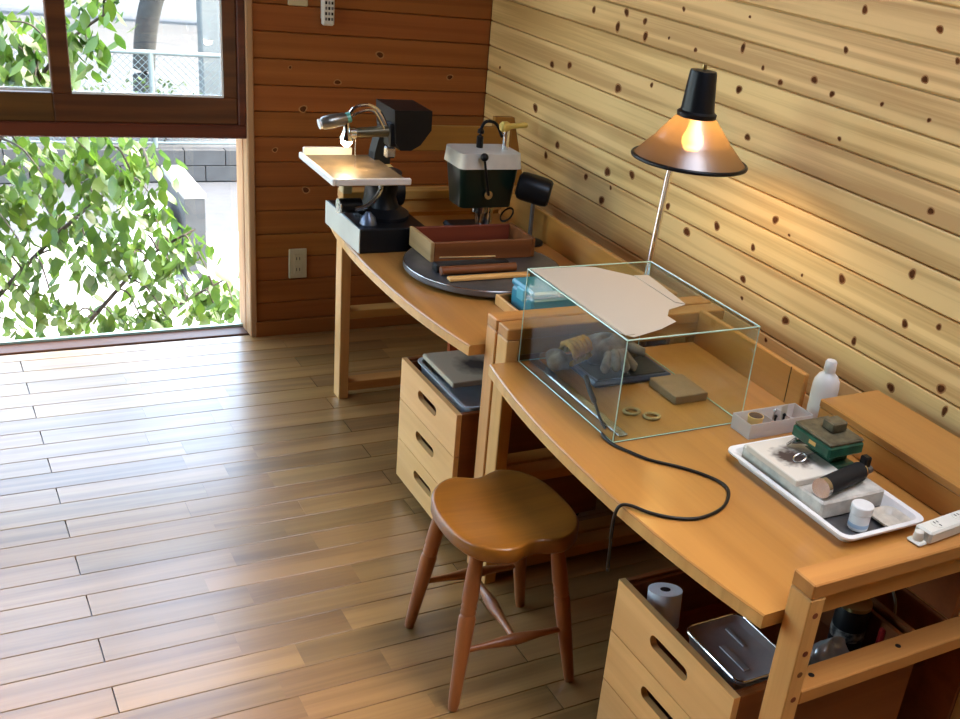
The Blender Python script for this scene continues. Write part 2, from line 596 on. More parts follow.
for i in range(16):
    KNOTS.append((krnd.uniform(-2.5, -.2), krnd.choice(GZ[16:-1]) + krnd.uniform(.02, .07), krnd.uniform(.009, .017), krnd.uniform(.006, .012)))


def knot_mesh(ry, rz, plane, seed, grow):
    rr = random.Random(seed)
    n = 14
    ph = rr.uniform(0, 6)
    pts = []
    for q in range(n):
        a = 2 * math.pi * q / n
        s = grow * (1 + .12 * math.sin(2 * a + ph) + .07 * math.sin(3 * a + ph * 2))
        pts.append((math.cos(a) * ry * s, math.sin(a) * rz * s))
    return pts


for i, (ky, kz, ry, rz) in enumerate(KNOTS):
    host = next((o for z0, z1, o in rb if z0 <= kz < z1), rb[-1][2])
    z0, z1 = next(((a, b) for a, b, o in rb if a <= kz < b), (0, 9))
    rz = min(rz * 0.72, kz - z0 - .004, z1 - kz - .004)
    if rz < 0.003:
        rz = 0.003
    ry = min(ry * .6, rz * 1.1)
    for nm, g, t, mt in (('knot_ring', 1.35, 0.0003, KNOTR), ('knot', 0.95, 0.0006, KNOT)):
        mb = MB().prism([(ky + a, kz + b) for a, b in knot_mesh(ry, rz, 'yz', i, g)], -t, 0.001, 'yz')
        o = obj(nm, mb, mt, host)

# back wall with the window opening
WX0, WX1, WZ1 = -3.7, -0.915, 2.2
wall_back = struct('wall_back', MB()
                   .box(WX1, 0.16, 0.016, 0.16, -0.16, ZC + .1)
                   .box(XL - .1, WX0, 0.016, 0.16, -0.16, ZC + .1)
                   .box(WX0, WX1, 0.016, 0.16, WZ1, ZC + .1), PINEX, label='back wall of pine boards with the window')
BK = [(-0.439, 1.079, .013), (-0.597, 0.975, .011), (-0.723, 0.876, .013), (-0.711, 0.577, .013), (-0.77, 1.02, .006), (-0.617, 0.438, .010), (-0.825, 0.727, .009), (-0.156, 1.01, .011)]
BBZ = 0.061
for z0, z1 in zip([BBZ] + GZ[1:], GZ[1:] + [ZC]):
    if z1 - z0 < 0.012:
        continue
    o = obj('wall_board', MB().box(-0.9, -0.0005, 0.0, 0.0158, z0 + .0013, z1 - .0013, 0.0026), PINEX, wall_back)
    for i, (kx, kz, r) in enumerate(BK):
        if z0 < kz < z1:
            for nm, g, t, mt in (('knot_ring', 1.3, .0003, KNOTR), ('knot', .9, .0006, KNOT)):
                obj(nm, MB().prism([(kx + a, kz + b) for a, b in knot_mesh(r, r * .8, 'xz', i + 50, g)], -t, .001, 'xz'), mt, o)
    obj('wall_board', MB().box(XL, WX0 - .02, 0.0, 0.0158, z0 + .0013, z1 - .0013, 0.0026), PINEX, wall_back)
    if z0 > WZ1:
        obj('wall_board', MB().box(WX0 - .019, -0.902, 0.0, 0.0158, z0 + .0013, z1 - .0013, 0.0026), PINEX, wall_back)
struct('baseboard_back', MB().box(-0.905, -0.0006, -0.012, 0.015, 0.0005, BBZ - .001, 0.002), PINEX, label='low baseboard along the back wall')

# window: tall opening down to the floor, transom, sliding sashes above
win = struct('window_1', MB().box(WX0, WX1, 0.004, 0.13, 0.764, 0.812, 0.004), FRAMEW, label='floor-length window with dark wooden transom')
obj('window_sill', MB().box(WX0, WX1, 0.03, 0.15, -0.06, 0.003, 0.003), FRAMEW, win)
obj('jamb', MB().box(-0.926, -0.912, 0.06, 0.15, 0.0, 0.765, 0.002), FRAMEL, win)
obj('jamb', MB().box(-0.924, -0.899, -0.006, 0.06, 0.0, WZ1, 0.004), FRAMEL, win)
obj('jamb', MB().box(-0.951, -0.9243, 0.0, 0.06, 0.812, WZ1, 0.003), FRAMEW, win)
obj('jamb', MB().box(WX0, WX0 + .03, 0.0, 0.14, 0.0, WZ1, 0.003), FRAMEL, win)
obj('window_head', MB().box(WX0, WX1, 0.0, 0.14, WZ1 - .04, WZ1, 0.003), FRAMEW, win)
for nm, x0, x1, yo in (('sash', -1.533, -0.951, 0.012), ('sash', -2.10, -1.475, 0.052), ('sash', -2.70, -2.102, 0.052), ('sash', -3.67, -2.702, 0.052)):
    s = obj(nm, MB().box(x0, x1, yo, yo + .036, 0.8125, 0.905, 0.003), FRAMEW, win)
    sw = 0.058
    obj('stile', MB().box(x1 - .047, x1, yo, yo + .036, 0.905, 2.16, 0.003), FRAMEW, s)
    obj('stile', MB().box(x0, x0 + sw, yo, yo + .036, 0.905, 2.16, 0.003), FRAMEW, s)
    obj('top_rail', MB().box(x0, x1, yo, yo + .036, 2.09, 2.16, 0.003), FRAMEW, s)
    obj('pane', MB().box(x0 + sw - .005, x1 - .04, yo + .016, yo + .020, 0.9, 2.095), GLASS, s)
    obj('glazing_bead', MB().box(x0 + sw, x1 - .047, yo - .001, yo + .004, 0.9045, 0.912), JAMBW, s)
    obj('glazing_bead', MB().box(x1 - .053, x1 - .0465, yo - .001, yo + .004, 0.912, 2.09), JAMBW, s)
obj('bottom_rail', MB().box(-3.67, -1.5335, 0.012, 0.048, 0.8125, 0.905, 0.003), FRAMEW, win)
for x0, x1 in ((-2.06, -0.925), (-3.67, -2.06)):
    p = obj('lower_pane', MB().box(x0, x1, 0.112, 0.118, 0.003, 0.765), GLASS, win)
    obj('pane_seal', MB().box(x0, x1, 0.107, 0.123, 0.003, 0.012), GLEDGE, p)

SX0, SX1, SY0, SY1, SH = -1.03, -0.06, -4.5, -2.1, 0.40     # roof window added out of view to brighten the near bench and wall
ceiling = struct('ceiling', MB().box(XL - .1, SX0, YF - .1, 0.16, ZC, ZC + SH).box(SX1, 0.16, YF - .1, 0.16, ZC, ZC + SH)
                 .box(SX0, SX1, SY1, 0.16, ZC, ZC + SH).box(SX0, SX1, YF - .1, SY0, ZC, ZC + SH), DARKP, label='dark wooden ceiling with an added roof window')
w3 = struct('added_roof_window', MB().box(SX0 - .06, SX0, SY0 - .06, SY1 + .06, ZC + SH, ZC + SH + .05).box(SX1, SX1 + .06, SY0 - .06, SY1 + .06, ZC + SH, ZC + SH + .05)
            .box(SX0, SX1, SY1, SY1 + .06, ZC + SH, ZC + SH + .05).box(SX0, SX1, SY0 - .06, SY0, ZC + SH, ZC + SH + .05), FRAMEW, label='added roof window out of view')
obj('pane', MB().box(SX0, SX1, SY0, SY1, ZC + SH + .01, ZC + SH + .016), GLASS, w3)
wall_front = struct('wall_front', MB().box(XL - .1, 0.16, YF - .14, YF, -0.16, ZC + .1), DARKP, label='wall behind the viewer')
LY0, LY1, LZ0, LZ1 = -1.95, -0.3, 0.7, 2.3  # side window added out of view to brighten the right wall
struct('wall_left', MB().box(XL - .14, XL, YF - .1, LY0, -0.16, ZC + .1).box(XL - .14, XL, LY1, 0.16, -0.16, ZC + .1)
       .box(XL - .14, XL, LY0, LY1, -0.16, LZ0).box(XL - .14, XL, LY0, LY1, LZ1, ZC + .1), DARKP, label='left wall with an added window')
w4 = struct('added_side_window', MB().box(XL - .1, XL + .01, LY0, LY1, LZ0, LZ0 + .05, .004).box(XL - .1, XL + .01, LY0, LY1, LZ1 - .05, LZ1, .004)
            .box(XL - .1, XL + .01, LY0, LY0 + .05, LZ0 + .05, LZ1 - .05, .004).box(XL - .1, XL + .01, LY1 - .05, LY1, LZ0 + .05, LZ1 - .05, .004), FRAMEW, label='added side window out of view')
obj('mullion', MB().box(XL - .1, XL + .01, -1.15, -1.09, LZ0 + .05, LZ1 - .05, .004), FRAMEW, w4)
obj('pane', MB().box(XL - .06, XL - .055, LY0 + .05, -1.15, LZ0 + .05, LZ1 - .05), GLASS, w4)
obj('pane', MB().box(XL - .06, XL - .055, -1.09, LY1 - .05, LZ0 + .05, LZ1 - .05), GLASS, w4)

# wall fittings
ou = thing('wall_outlet', (-0.742, 0, 0.291), 'beige double wall outlet low on the dark back wall', 'outlet')
obj('cover_plate', MB().box(-0.777, -0.707, -0.007, 0.0, 0.232, 0.35, 0.003), PLATE, ou)
for zc in (0.268, 0.312):
    sk = obj('socket', MB().box(-0.758, -0.726, -0.009, -0.006, zc - .018, zc + .018, 0.002), PLATE, ou)
    for dx in (-.006, .006):
        obj('slot', MB().box(-0.742 + dx - .0012, -0.742 + dx + .0012, -0.0096, -0.008, zc - .006, zc + .006), BLACK, sk)
sw_ = thing('wall_switch', (-0.745, 0, 1.29), 'beige switch plate high on the back wall', 'switch')
obj('cover_plate', MB().box(-0.779, -0.709, -0.007, 0.0, 1.228, 1.346, 0.003), PLATE, sw_)
obj('rocker', MB().box(-0.757, -0.731, -0.011, -0.006, 1.262, 1.312, 0.002), OFFWHITE, sw_)
rc = thing('remote_control', (-0.643, 0, 1.24), 'pale remote control hanging on the back wall', 'remote control')
obj('holder', MB().box(-0.663, -0.623, -0.010, 0.0, 1.19, 1.26, 0.003), OFFWHITE, rc)
obj('body', MB().box(-0.665, -0.621, -0.030, -0.010, 1.172, 1.33, 0.006), OFFWHITE, rc)
for r_ in range(5):
    for c_ in range(3):
        obj('button', MB().box(-0.656 + c_ * .011, -0.649 + c_ * .011, -0.0318, -0.029, 1.19 + r_ * .018, 1.20 + r_ * .018, 0.001), BLACKR if (r_ + c_) % 2 else DULLSTEEL, rc)


# ------------------------------------------------------------------ desks
DH, DT = 0.66, 0.028
PX = -0.782


def bow(y0, y1, x_end, x_mid, n=22):
    pts = []
    for i in range(n + 1):
        t = i / n
        y_ = y0 + (y1 - y0) * t
        pts.append((x_end + (x_mid - x_end) * (1 - abs(2 * t - 1) ** 2.2), y_))
    return pts


def end_frame(root, y0, y1, shelf, z_up=0.745):
    """upright frame at one end of a desk: front post, back post, top bar, rails"""
    ym = (y0 + y1) / 2
    obj('front_post', MB().box(PX, PX + .034, y0, y1, 0.0, z_up - .031, 0.0022), DESKE, root)
    obj('back_post', MB().box(-0.19, -0.156, y0, y1, 0.0, z_up - .031, 0.0022), DESKE, root)
    obj('top_bar', MB().box(PX, -0.12, y0, y1, z_up - .030, z_up, 0.0025), DESKX, root)
    obj('apron', MB().box(PX + .034, -0.19, ym - .013, ym + .013, z_up - .078, z_up - .031, 0.002), DESKX, root)
    obj('middle_rail', MB().box(PX + .034, -0.19, y0, y1, shelf - .03, shelf, 0.002), DESKX, root)
    obj('bottom_rail', MB().box(PX + .034, -0.19, y0, y1, 0.028, 0.062, 0.002), DESKX, root)


def desk(y_near, y_far, f_near, f_far, label, shelf_near, shelf_far, panel, xe):
    d = thing('workbench', (-0.5, (y_near + y_far) / 2, 0), label, 'workbench')
    edge = bow(y_near, y_far, xe, xe - .044)
    poly = edge + [(-0.216, y_far), (-0.216, y_near)]
    mb = MB().prism(poly, DH - DT, DH - .003, 'xy')
    n = len(poly)
    # softened upper arris
    inner = [(x + .003, y_) for x, y_ in edge] + [(-0.216, y_far), (-0.216, y_near)]
    mb.add([(x, y_, DH - .003) for x, y_ in poly] + [(x, y_, DH) for x, y_ in inner],
           [tuple(range(n, 2 * n))] + [(i, (i + 1) % n, n + (i + 1) % n, n + i) for i in range(n)])
    obj('desktop', mb, DESKW, d)
    e = MB()
    ed = [(x - .0006, y_) for x, y_ in edge]
    vs_ = [(x, y_, DH - DT) for x, y_ in ed] + [(x, y_, DH - .0035) for x, y_ in ed]
    m_ = len(ed)
    e.add(vs_, [(i, i + 1, m_ + i + 1, m_ + i) for i in range(m_ - 1)])
    obj('edge_band', e, DESKE, d)
    obj('back_panel', MB().box(-0.214, -0.198, panel[0], panel[1], 0.42, 0.755, 0.0025), DESKW, d)
    obj('underdesk_shade_panel', MB().box(-0.195, -0.183, y_near, y_far, 0.05, 0.415, 0.002), CABS, d)  # added dark panel standing in for the shade under the desk
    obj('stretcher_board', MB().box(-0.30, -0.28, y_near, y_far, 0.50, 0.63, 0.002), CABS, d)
    end_frame(d, *f_near, shelf_near)
    end_frame(d, *f_far, shelf_far)
    return d


deskA = desk(-1.704, -0.624, (-1.756, -1.705), (-0.62, -0.565), 'bow-front wooden workbench by the back wall carrying the saw and drill press', 0.33, 0.33, (-1.70, -0.63), -0.825)
deskB = desk(-2.894, -1.822, (-2.949, -2.895), (-1.82, -1.766), 'bow-front wooden workbench in the foreground carrying the glass case', 0.512, 0.33, (-2.262, -1.825), -0.826)
obj('panel_joint', MB().box(-0.2147, -0.2135, -2.213, -2.211, 0.66, 0.755), BLACK, deskB)
obj('rear_shelf', MB().box(-0.246, -0.06, -2.893, -2.357, 0.7215, 0.7415, 0.003), DESKW, deskB)
obj('rear_shelf_front', MB().box(-0.244, -0.228, -2.893, -2.358, 0.661, 0.7215, 0.002), DESKW, deskB)
for xx in (-0.70, -0.48):
    obj('plug', MB().cyl((xx, -2.92, 0.5118), (xx, -2.92, 0.5126), .006, n=10), BLACK, deskB)
for zz in (0.68, 0.60, 0.555, 0.50):
    obj('dowel', MB().cyl((PX + .018, -2.949, zz), (PX + .018, -2.9497, zz), .006, n=10), REDW, deskB)


# ------------------------------------------------------------------ drawer cabinets
def slot_plate(x0, x1, y0, y1, z0, z1, cy, cz, ln, h):
    """upright board (normal along x) with a rounded slot cut through it"""
    stad = []
    r = h / 2
    hl = ln / 2 - r
    for q in range(9):
        a = -math.pi / 2 + math.pi * q / 8
        stad.append((cy + hl + r * math.cos(a), cz + r * math.sin(a)))
    for q in range(9):
        a = math.pi / 2 + math.pi * q / 8
        stad.append((cy - hl + r * math.cos(a), cz + r * math.sin(a)))
    # outer rectangle: matching points in order
    def onrect(p):
        dy, dz = p[0] - cy, p[1] - cz
        ty = ((y1 - cy) if dy > 0 else (cy - y0)) / max(abs(dy), 1e-9)
        tz = ((z1 - cz) if dz > 0 else (cz - z0)) / max(abs(dz), 1e-9)
        t = min(ty, tz)
        return (cy + dy * t, cz + dz * t)
    outer = [onrect(p) for p in stad]
    for c in ((y1, z0), (y1, z1), (y0, z1), (y0, z0)):   # snap nearest to the corners
        i = min(range(len(outer)), key=lambda q: (outer[q][0] - c[0]) ** 2 + (outer[q][1] - c[1]) ** 2)
        outer[i] = c
    n = len(stad)
    vs_ = [(x0, a, b) for a, b in outer] + [(x0, a, b) for a, b in stad] + [(x1, a, b) for a, b in outer] + [(x1, a, b) for a, b in stad]
    fs_ = []
    for i in range(n):
        j = (i + 1) % n
        fs_ += [(i, j, n + j, n + i), (2 * n + i, 3 * n + i, 3 * n + j, 2 * n + j), (i, 2 * n + i, 2 * n + j, j), (n + i, n + j, 3 * n + j, 3 * n + i)]
    return MB().add(vs_, fs_)


def cabinet(y0, y1, zb, zt, x0, x1, label):
    """y0 near side, y1 far side"""
    c = thing('drawer_cabinet', ((x0 + x1) / 2, (y0 + y1) / 2, 0), label, 'cabinet')
    t = .013
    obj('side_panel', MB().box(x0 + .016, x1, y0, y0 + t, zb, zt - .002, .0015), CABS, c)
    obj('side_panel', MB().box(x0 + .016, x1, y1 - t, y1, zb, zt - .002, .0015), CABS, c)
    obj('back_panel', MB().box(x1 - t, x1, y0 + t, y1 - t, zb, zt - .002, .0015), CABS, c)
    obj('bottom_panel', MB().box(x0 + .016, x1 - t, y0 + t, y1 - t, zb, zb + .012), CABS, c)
    h = (zt - zb) / 3
    for k_ in range(3):
        a, b = zb + k_ * h + .0012, zb + (k_ + 1) * h - .0012
        d = obj('drawer', slot_plate(x0, x0 + .015, y0, y1, a, b, (y0 + y1) / 2, (a + b) / 2 + .008, .13, .030), CABW, c)
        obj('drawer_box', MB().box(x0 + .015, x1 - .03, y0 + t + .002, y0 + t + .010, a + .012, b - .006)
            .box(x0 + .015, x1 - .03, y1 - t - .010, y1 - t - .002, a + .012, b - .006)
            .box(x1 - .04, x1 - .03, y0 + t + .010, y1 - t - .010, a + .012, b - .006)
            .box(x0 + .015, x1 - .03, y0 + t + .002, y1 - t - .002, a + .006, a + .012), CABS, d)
    for cx in (x0 + .05, x1 - .05):
        for cy in (y0 + .05, y1 - .05):
            cs = obj('caster', MB().cyl((cx, cy - .009, zb * .5), (cx, cy + .009, zb * .5), zb * .5 - .0005, n=14), BLACKR, c)
            obj('caster_fork', MB().box(cx - .012, cx + .012, cy - .014, cy - .010, zb * .4, zb - .003).box(cx - .012, cx + .012, cy + .010, cy + .014, zb * .4, zb - .003).box(cx - .012, cx + .012, cy - .014, cy + .014, zb - .003, zb), STEEL, cs)
    return c


cabinet(-1.643, -1.253, 0.045, 0.435, -0.815, -0.33, 'three-drawer wooden cabinet beside the stool with trays on top')
cabinet(-2.861, -2.463, 0.060, 0.450, -0.816, -0.325, 'three-drawer wooden cabinet in the bottom corner filled with tins')

# ------------------------------------------------------------------ stool
st = thing('stool', (-0.90, -2.09, 0), 'brown wooden stool with saddle-shaped seat and turned legs', 'stool')
SC = Vector((-0.898, -2.10, 0))


def seat_outline(a):
    ex = 2.6
    ca, sa = math.cos(a), math.sin(a)
    A, B = 0.154, 0.175
    r = (abs(ca / A) ** ex + abs(sa / B) ** ex) ** (-1 / ex)
    u, v = r * ca, r * sa
    notch = 0.027 * math.exp(-(u / 0.045) ** 2)
    v -= math.copysign(notch, v) if abs(sa) > 0.3 else 0
    return u, v


nA, nR = 64, 10
vs_, fs_ = [], []
for lay in range(2):
    for i in range(nR + 1):
        t = i / nR
        for k_ in range(nA):
            a = 2 * math.pi * k_ / nA
            u, v = seat_outline(a)
            rr = t
            edge = 0.0
            if i == nR:
                rr = 1.0
                edge = 0.005
            elif i == nR - 1:
                rr = 0.982
                edge = 0.0008
            else:
                rr = 0.95 * t / ((nR - 2) / nR)
            uu, vv = u * rr, v * rr
            if lay == 0:
                zz = 0.428 - edge - 0.014 * math.exp(-((uu + .01) / .11) ** 2 - (vv / .12) ** 2) + 0.006 * (vv / .17) ** 2
            else:
                zz = 0.392 + (0.006 if i == nR else 0)
            vs_.append((SC.x + uu, SC.y + vv, zz))
tot = (nR + 1) * nA
for lay in range(2):
    for i in range(1, nR):
        for k_ in range(nA):
            a_, b_ = lay * tot + i * nA + k_, lay * tot + i * nA + (k_ + 1) % nA
            fs_.append((a_, b_, b_ + nA, a_ + nA) if lay == 0 else (a_, a_ + nA, b_ + nA, b_))
    fs_.append(tuple(lay * tot + nA + k_ for k_ in range(nA)))
for k_ in range(nA):
    a_, b_ = nR * nA + k_, nR * nA + (k_ + 1) % nA
    fs_.append((a_, b_, b_ + tot, a_ + tot))
mbs = MB().add(vs_, fs_)
obj('seat', mbs, STOOLW, st, True, 1.2)
FEET = [(-1.036, -1.917), (-1.059, -2.240), (-0.760, -2.254), (-0.733, -1.938)]
TOPS = [(-0.995, -1.985), (-1.005, -2.190), (-0.815, -2.200), (-0.805, -1.995)]
LEGP = [(.0115, 0), (.0135, .02), (.0165, .12), (.019, .20), (.0195, .235), (.0165, .244), (.0185, .250), (.0165, .257), (.0185, .263), (.0165, .270), (.019, .28), (.018, .33), (.0145, .41)]


def legpt(i, z):
    f, t = FEET[i], TOPS[i]
    k_ = z / 0.40
    return (f[0] + (t[0] - f[0]) * k_, f[1] + (t[1] - f[1]) * k_, z)


for i in range(4):
    p0, p1 = legpt(i, 0.0), legpt(i, 0.40)
    ln = (Vector(p1) - Vector(p0)).length
    Mx = axis((p0[0], p0[1], 0.003), p1)
    obj('leg', MB().lathe([(r, z * ln / .41) for r, z in LEGP], 18, Mx), STOOLL, st, True)


def stretcher(p0, p1):
    pts, rs = [], []
    p0, p1 = Vector(p0), Vector(p1)
    for i in range(13):
        t = i / 12
        pts.append(p0.lerp(p1, t))
        rs.append(.0075 + .0075 * math.exp(-((t - .5) / .2) ** 2))
    return MB().tube(pts, rs, 12)


sA0, sA1 = legpt(0, .15), legpt(3, .15)
sB0, sB1 = legpt(1, .15), legpt(2, .15)
obj('stretcher', stretcher(sA0, sA1), STOOLL, st, True)
obj('stretcher', stretcher(sB0, sB1), STOOLL, st, True)
mA, mB = (Vector(sA0) + Vector(sA1)) / 2, (Vector(sB0) + Vector(sB1)) / 2
obj('stretcher', stretcher(mA, mB), STOOLL, st, True)

# ------------------------------------------------------------------ glass case on the near bench
gx0, gx1, gy0, gy1, gz0, gz1 = -0.748, -0.397, -2.272, -1.826, 0.662, 0.899
gc = thing('glass_case', (-0.572, -2.05, 0.66), 'clear glass box standing on the near workbench with paper on top', 'glass case')
gt = 0.004
panes = [(gx0, gx0 + gt, gy0, gy1, gz0, gz1 - gt), (gx1 - gt, gx1, gy0, gy1, gz0, gz1 - gt), (gx0 + gt, gx1 - gt, gy0, gy0 + gt, gz0, gz1 - gt), (gx0 + gt, gx1 - gt, gy1 - gt, gy1, gz0, gz1 - gt), (gx0, gx1, gy0, gy1, gz1 - gt, gz1)]
for p in panes:
    obj('pane', MB().box(*p), BOXGLASS, gc)
er = 0.0013


def gedge(p0, p1, r=er):
    obj('glass_edge', MB().tube([p0, p1], r, 6), GLEDGE, gc)


cs4 = [(gx0, gy0), (gx1, gy0), (gx1, gy1), (gx0, gy1)]
for i in range(4):
    a, b = cs4[i], cs4[(i + 1) % 4]
    gedge((*a, gz0), (*a, gz1))
    gedge((*a, gz1), (*b, gz1), .0018)
    gedge((*a, gz0), (*b, gz0))
obj('base_seal', MB().box(gx0 - .001, gx1 + .001, gy0 - .001, gy0 + .003, .6602, .662).box(gx0 - .001, gx0 + .003, gy0, gy1, .6602, .662), BLACK, gc)

PAP = [(-0.742, -1.832), (-0.60, -1.835), (-0.572, -1.845), (-0.55, -1.87), (-0.508, -1.919), (-0.47, -1.923), (-0.485, -2.05), (-0.494, -2.117), (-0.552, -2.136), (-0.579, -2.17), (-0.579, -2.204), (-0.64, -2.235), (-0.726, -2.262), (-0.744, -2.236), (-0.744, -2.047)]
pp = tag(obj('paper_sheet', MB().prism(PAP, 0.8996, 0.9003, 'xy'), PAPER), 'torn sheet of tan paper lying on the glass box', 'paper')
obj('curled_edge', MB().prism([(-0.744, -1.834), (-0.716, -1.834), (-0.716, -2.25), (-0.740, -2.25)], 0.9003, 0.9018, 'xy'), PAPER, pp)
obj('torn_strip', MB().prism([(-0.508, -1.919), (-0.47, -1.923), (-0.485, -2.05), (-0.494, -2.117), (-0.512, -2.10)], 0.9003, 0.9022, 'xy'), PAPER, pp)

# inside the case
rod = tag(obj('steel_ruler', MB().box(-0.722, -0.698, -2.255, -1.835, 0.6615, 0.6665, 0.002, None), STEEL), 'long steel ruler lying along the front inside the glass box', 'ruler')
NAVY = plain('navy_plastic', (0.02, 0.03, 0.07), 0.3)
tb = tag(obj('dark_tray', MB().box(-0.645, -0.42, -2.02, -1.84, 0.661, 0.676, 0.005), NAVY), 'flat navy blue case under the gloves inside the glass box', 'case')
obj('lid_panel', MB().box(-0.632, -0.433, -2.008, -1.852, 0.676, 0.6785, 0.001), BLACK, tb)
pb = tag(obj('pale_box', MB().box(-0.50, -0.405, -2.15, -2.035, 0.661, 0.682, .002), plain('tan_carton', (.26, .15, .065), .7, noise=.15)), 'low pale carton at the rear inside the glass box', 'carton')
pb.data  # keep
GLOVE = plain('grey_cotton', (0.27, 0.22, 0.17), 0.9, noise=0.55, nscale=28, bump=0.6)
GLOVEY = plain('yellow_knit', (0.55, 0.27, 0.012), 0.9, noise=0.4, nscale=60, bump=0.6)


def lump(cx, cy, cz, sx, sy, sz, seed, amp=.25, n=28, m=14):
    rr = random.Random(seed)
    ph = [rr.uniform(0, 6.28) for _ in range(8)]
    mb = MB()
    vs_, fs_ = [], []
    for i in range(m + 1):
        th = -math.pi / 2 + math.pi * i / m
        for k_ in range(n):
            a = 2 * math.pi * k_ / n
            f = 1 + amp * (.5 * math.sin(3 * a + ph[0]) * math.cos(th) + .35 * math.sin(5 * a + ph[1] + 3 * th) + .3 * math.sin(4 * th + ph[2] + 2 * a))
            x, y_, z = math.cos(th) * math.cos(a) * f, math.cos(th) * math.sin(a) * f, math.sin(th) * (1 + amp * .4 * math.sin(2 * a + ph[3]))
            vs_.append((cx + x * sx, cy + y_ * sy, max(cz + z * sz, cz - sz * .35)))
    for i in range(m):
        for k_ in range(n):
            k2 = (k_ + 1) % n
            fs_.append((i * n + k_, i * n + k2, (i + 1) * n + k2, (i + 1) * n + k_))
    return mb.add(vs_, fs_)


gl = thing('work_glove', (-0.55, -1.9, 0.679), 'crumpled grey cotton work glove with fingers on the navy case', 'glove', 'gloves in the glass box')
obj('palm', lump(-0.535, -1.895, 0.695, .075, .05, .045, 3, .3), GLOVE, gl, True, 2)
for i, (fx, fy, fz) in enumerate(((-0.60, -1.985, .685), (-0.575, -1.995, .69), (-0.55, -2.0, .688), (-0.52, -1.99, .684), (-0.47, -1.95, .70))):
    obj('finger', MB().tube([(-0.53 + (i - 2) * .015, -1.91, .705), ((fx - .53) / 2 - .0, (fy - 1.91) / 2, fz + .022), (fx, fy, fz + .009), (fx - .004, fy - .008, fz + .004)], [.014, .014, .012, .006], 10), GLOVE, gl, True, 2)
g2 = thing('work_glove', (-0.66, -1.89, 0.663), 'folded glove with a yellow knitted cuff at the front of the glass box', 'glove', 'gloves in the glass box')
for i in range(5):
    pts = []
    for q in range(9):
        a = math.pi * (q / 8) * 1.5 - .6
        pts.append((-0.655 + i * .011, -1.90 + math.cos(a) * (.036 - i * .002), 0.704 + math.sin(a) * .024 + i * .003))
    obj('cuff_rib', MB().tube(pts, .0072, 8), GLOVEY, g2, True, 2)
obj('hand_part', lump(-0.675, -1.893, 0.682, .033, .038, .026, 9, .3), GLOVE, g2, True, 2)
TWINE = plain('twine', (0.42, 0.29, 0.12), 0.8, noise=0.3, nscale=80)


def ringmesh(cx, cy, cz, R, r, sx=1, n=24, m=8, tilt=0):
    vs_, fs_ = [], []
    for i in range(n):
        a = 2 * math.pi * i / n
        for k_ in range(m):
            b = 2 * math.pi * k_ / m
            rr = R + r * math.cos(b)
            vs_.append((cx + rr * math.cos(a) * sx, cy + rr * math.sin(a), cz + r * math.sin(b) + tilt * math.cos(a)))
    for i in range(n):
        for k_ in range(m):
            i2, k2 = (i + 1) % n, (k_ + 1) % m
            fs_.append((i * m + k_, i2 * m + k_, i2 * m + k2, i * m + k2))
    return MB().add(vs_, fs_)


for i, (cx, cy, lb) in enumerate(((-0.625, -2.155, 'farther of two small twine rings on the floor of the glass box'), (-0.592, -2.19, 'nearer of two small twine rings on the floor of the glass box'))):
    tag(obj('twine_ring', ringmesh(cx, cy, 0.6645, .015, .0038, 1.2), TWINE, None, True, 2), lb, 'ring', 'twine rings in the glass box')

# cord over the bench edge
CP = [(-0.735, -2.10, .70), (-0.728, -2.14, .69), (-0.737, -2.19, .672), (-0.7545, -2.235, .666), (-0.756, -2.262, .664), (-0.752, -2.29, .664), (-0.737, -2.324, .664), (-0.714, -2.368, .664), (-0.669, -2.415, .664), (-0.637, -2.461, .664), (-0.622, -2.505, .664), (-0.636, -2.542, .664), (-0.684, -2.583, .664), (-0.749, -2.599, .664), (-0.797, -2.583, .664), (-0.834, -2.551, .6645), (-0.858, -2.519, .667), (-0.874, -2.508, .664), (-0.882, -2.505, .645), (-0.880, -2.50, .60), (-0.868, -2.49, .5)]


def smooth(P, sub=6):
    out = []
    P = [Vector(p) for p in P]
    for i in range(len(P) - 1):
        p0, p1, p2, p3 = P[max(i - 1, 0)], P[i], P[i + 1], P[min(i + 2, len(P) - 1)]
        for q in range(sub):
            t = q / sub
            out.append(.5 * ((2 * p1) + (-p0 + p2) * t + (2 * p0 - 5 * p1 + 4 * p2 - p3) * t * t + (-p0 + 3 * p1 - 3 * p2 + p3) * t ** 3))
    out.append(P[-1])
    return out


CORD = plain('black_cord', (0.008, 0.006, 0.005), 0.4, spec=0.3)
tag(obj('black_cable', MB().tube(smooth(CP[3:]), .0036, 8), CORD, None, True, 2), 'black power cord curving across the near bench and over its edge', 'cord')
tag(obj('lead_wire', MB().tube(smooth([(-0.70, -2.06, .72), (-0.705, -2.09, .70), (-0.712, -2.13, .685), (-0.728, -2.185, .672), (-0.733, -2.215, .667)]), [.0065] * 12 + [.0036] * 13, 8), CORD, None, True, 2), 'short black lead with thick plug inside the glass box corner', 'cord')

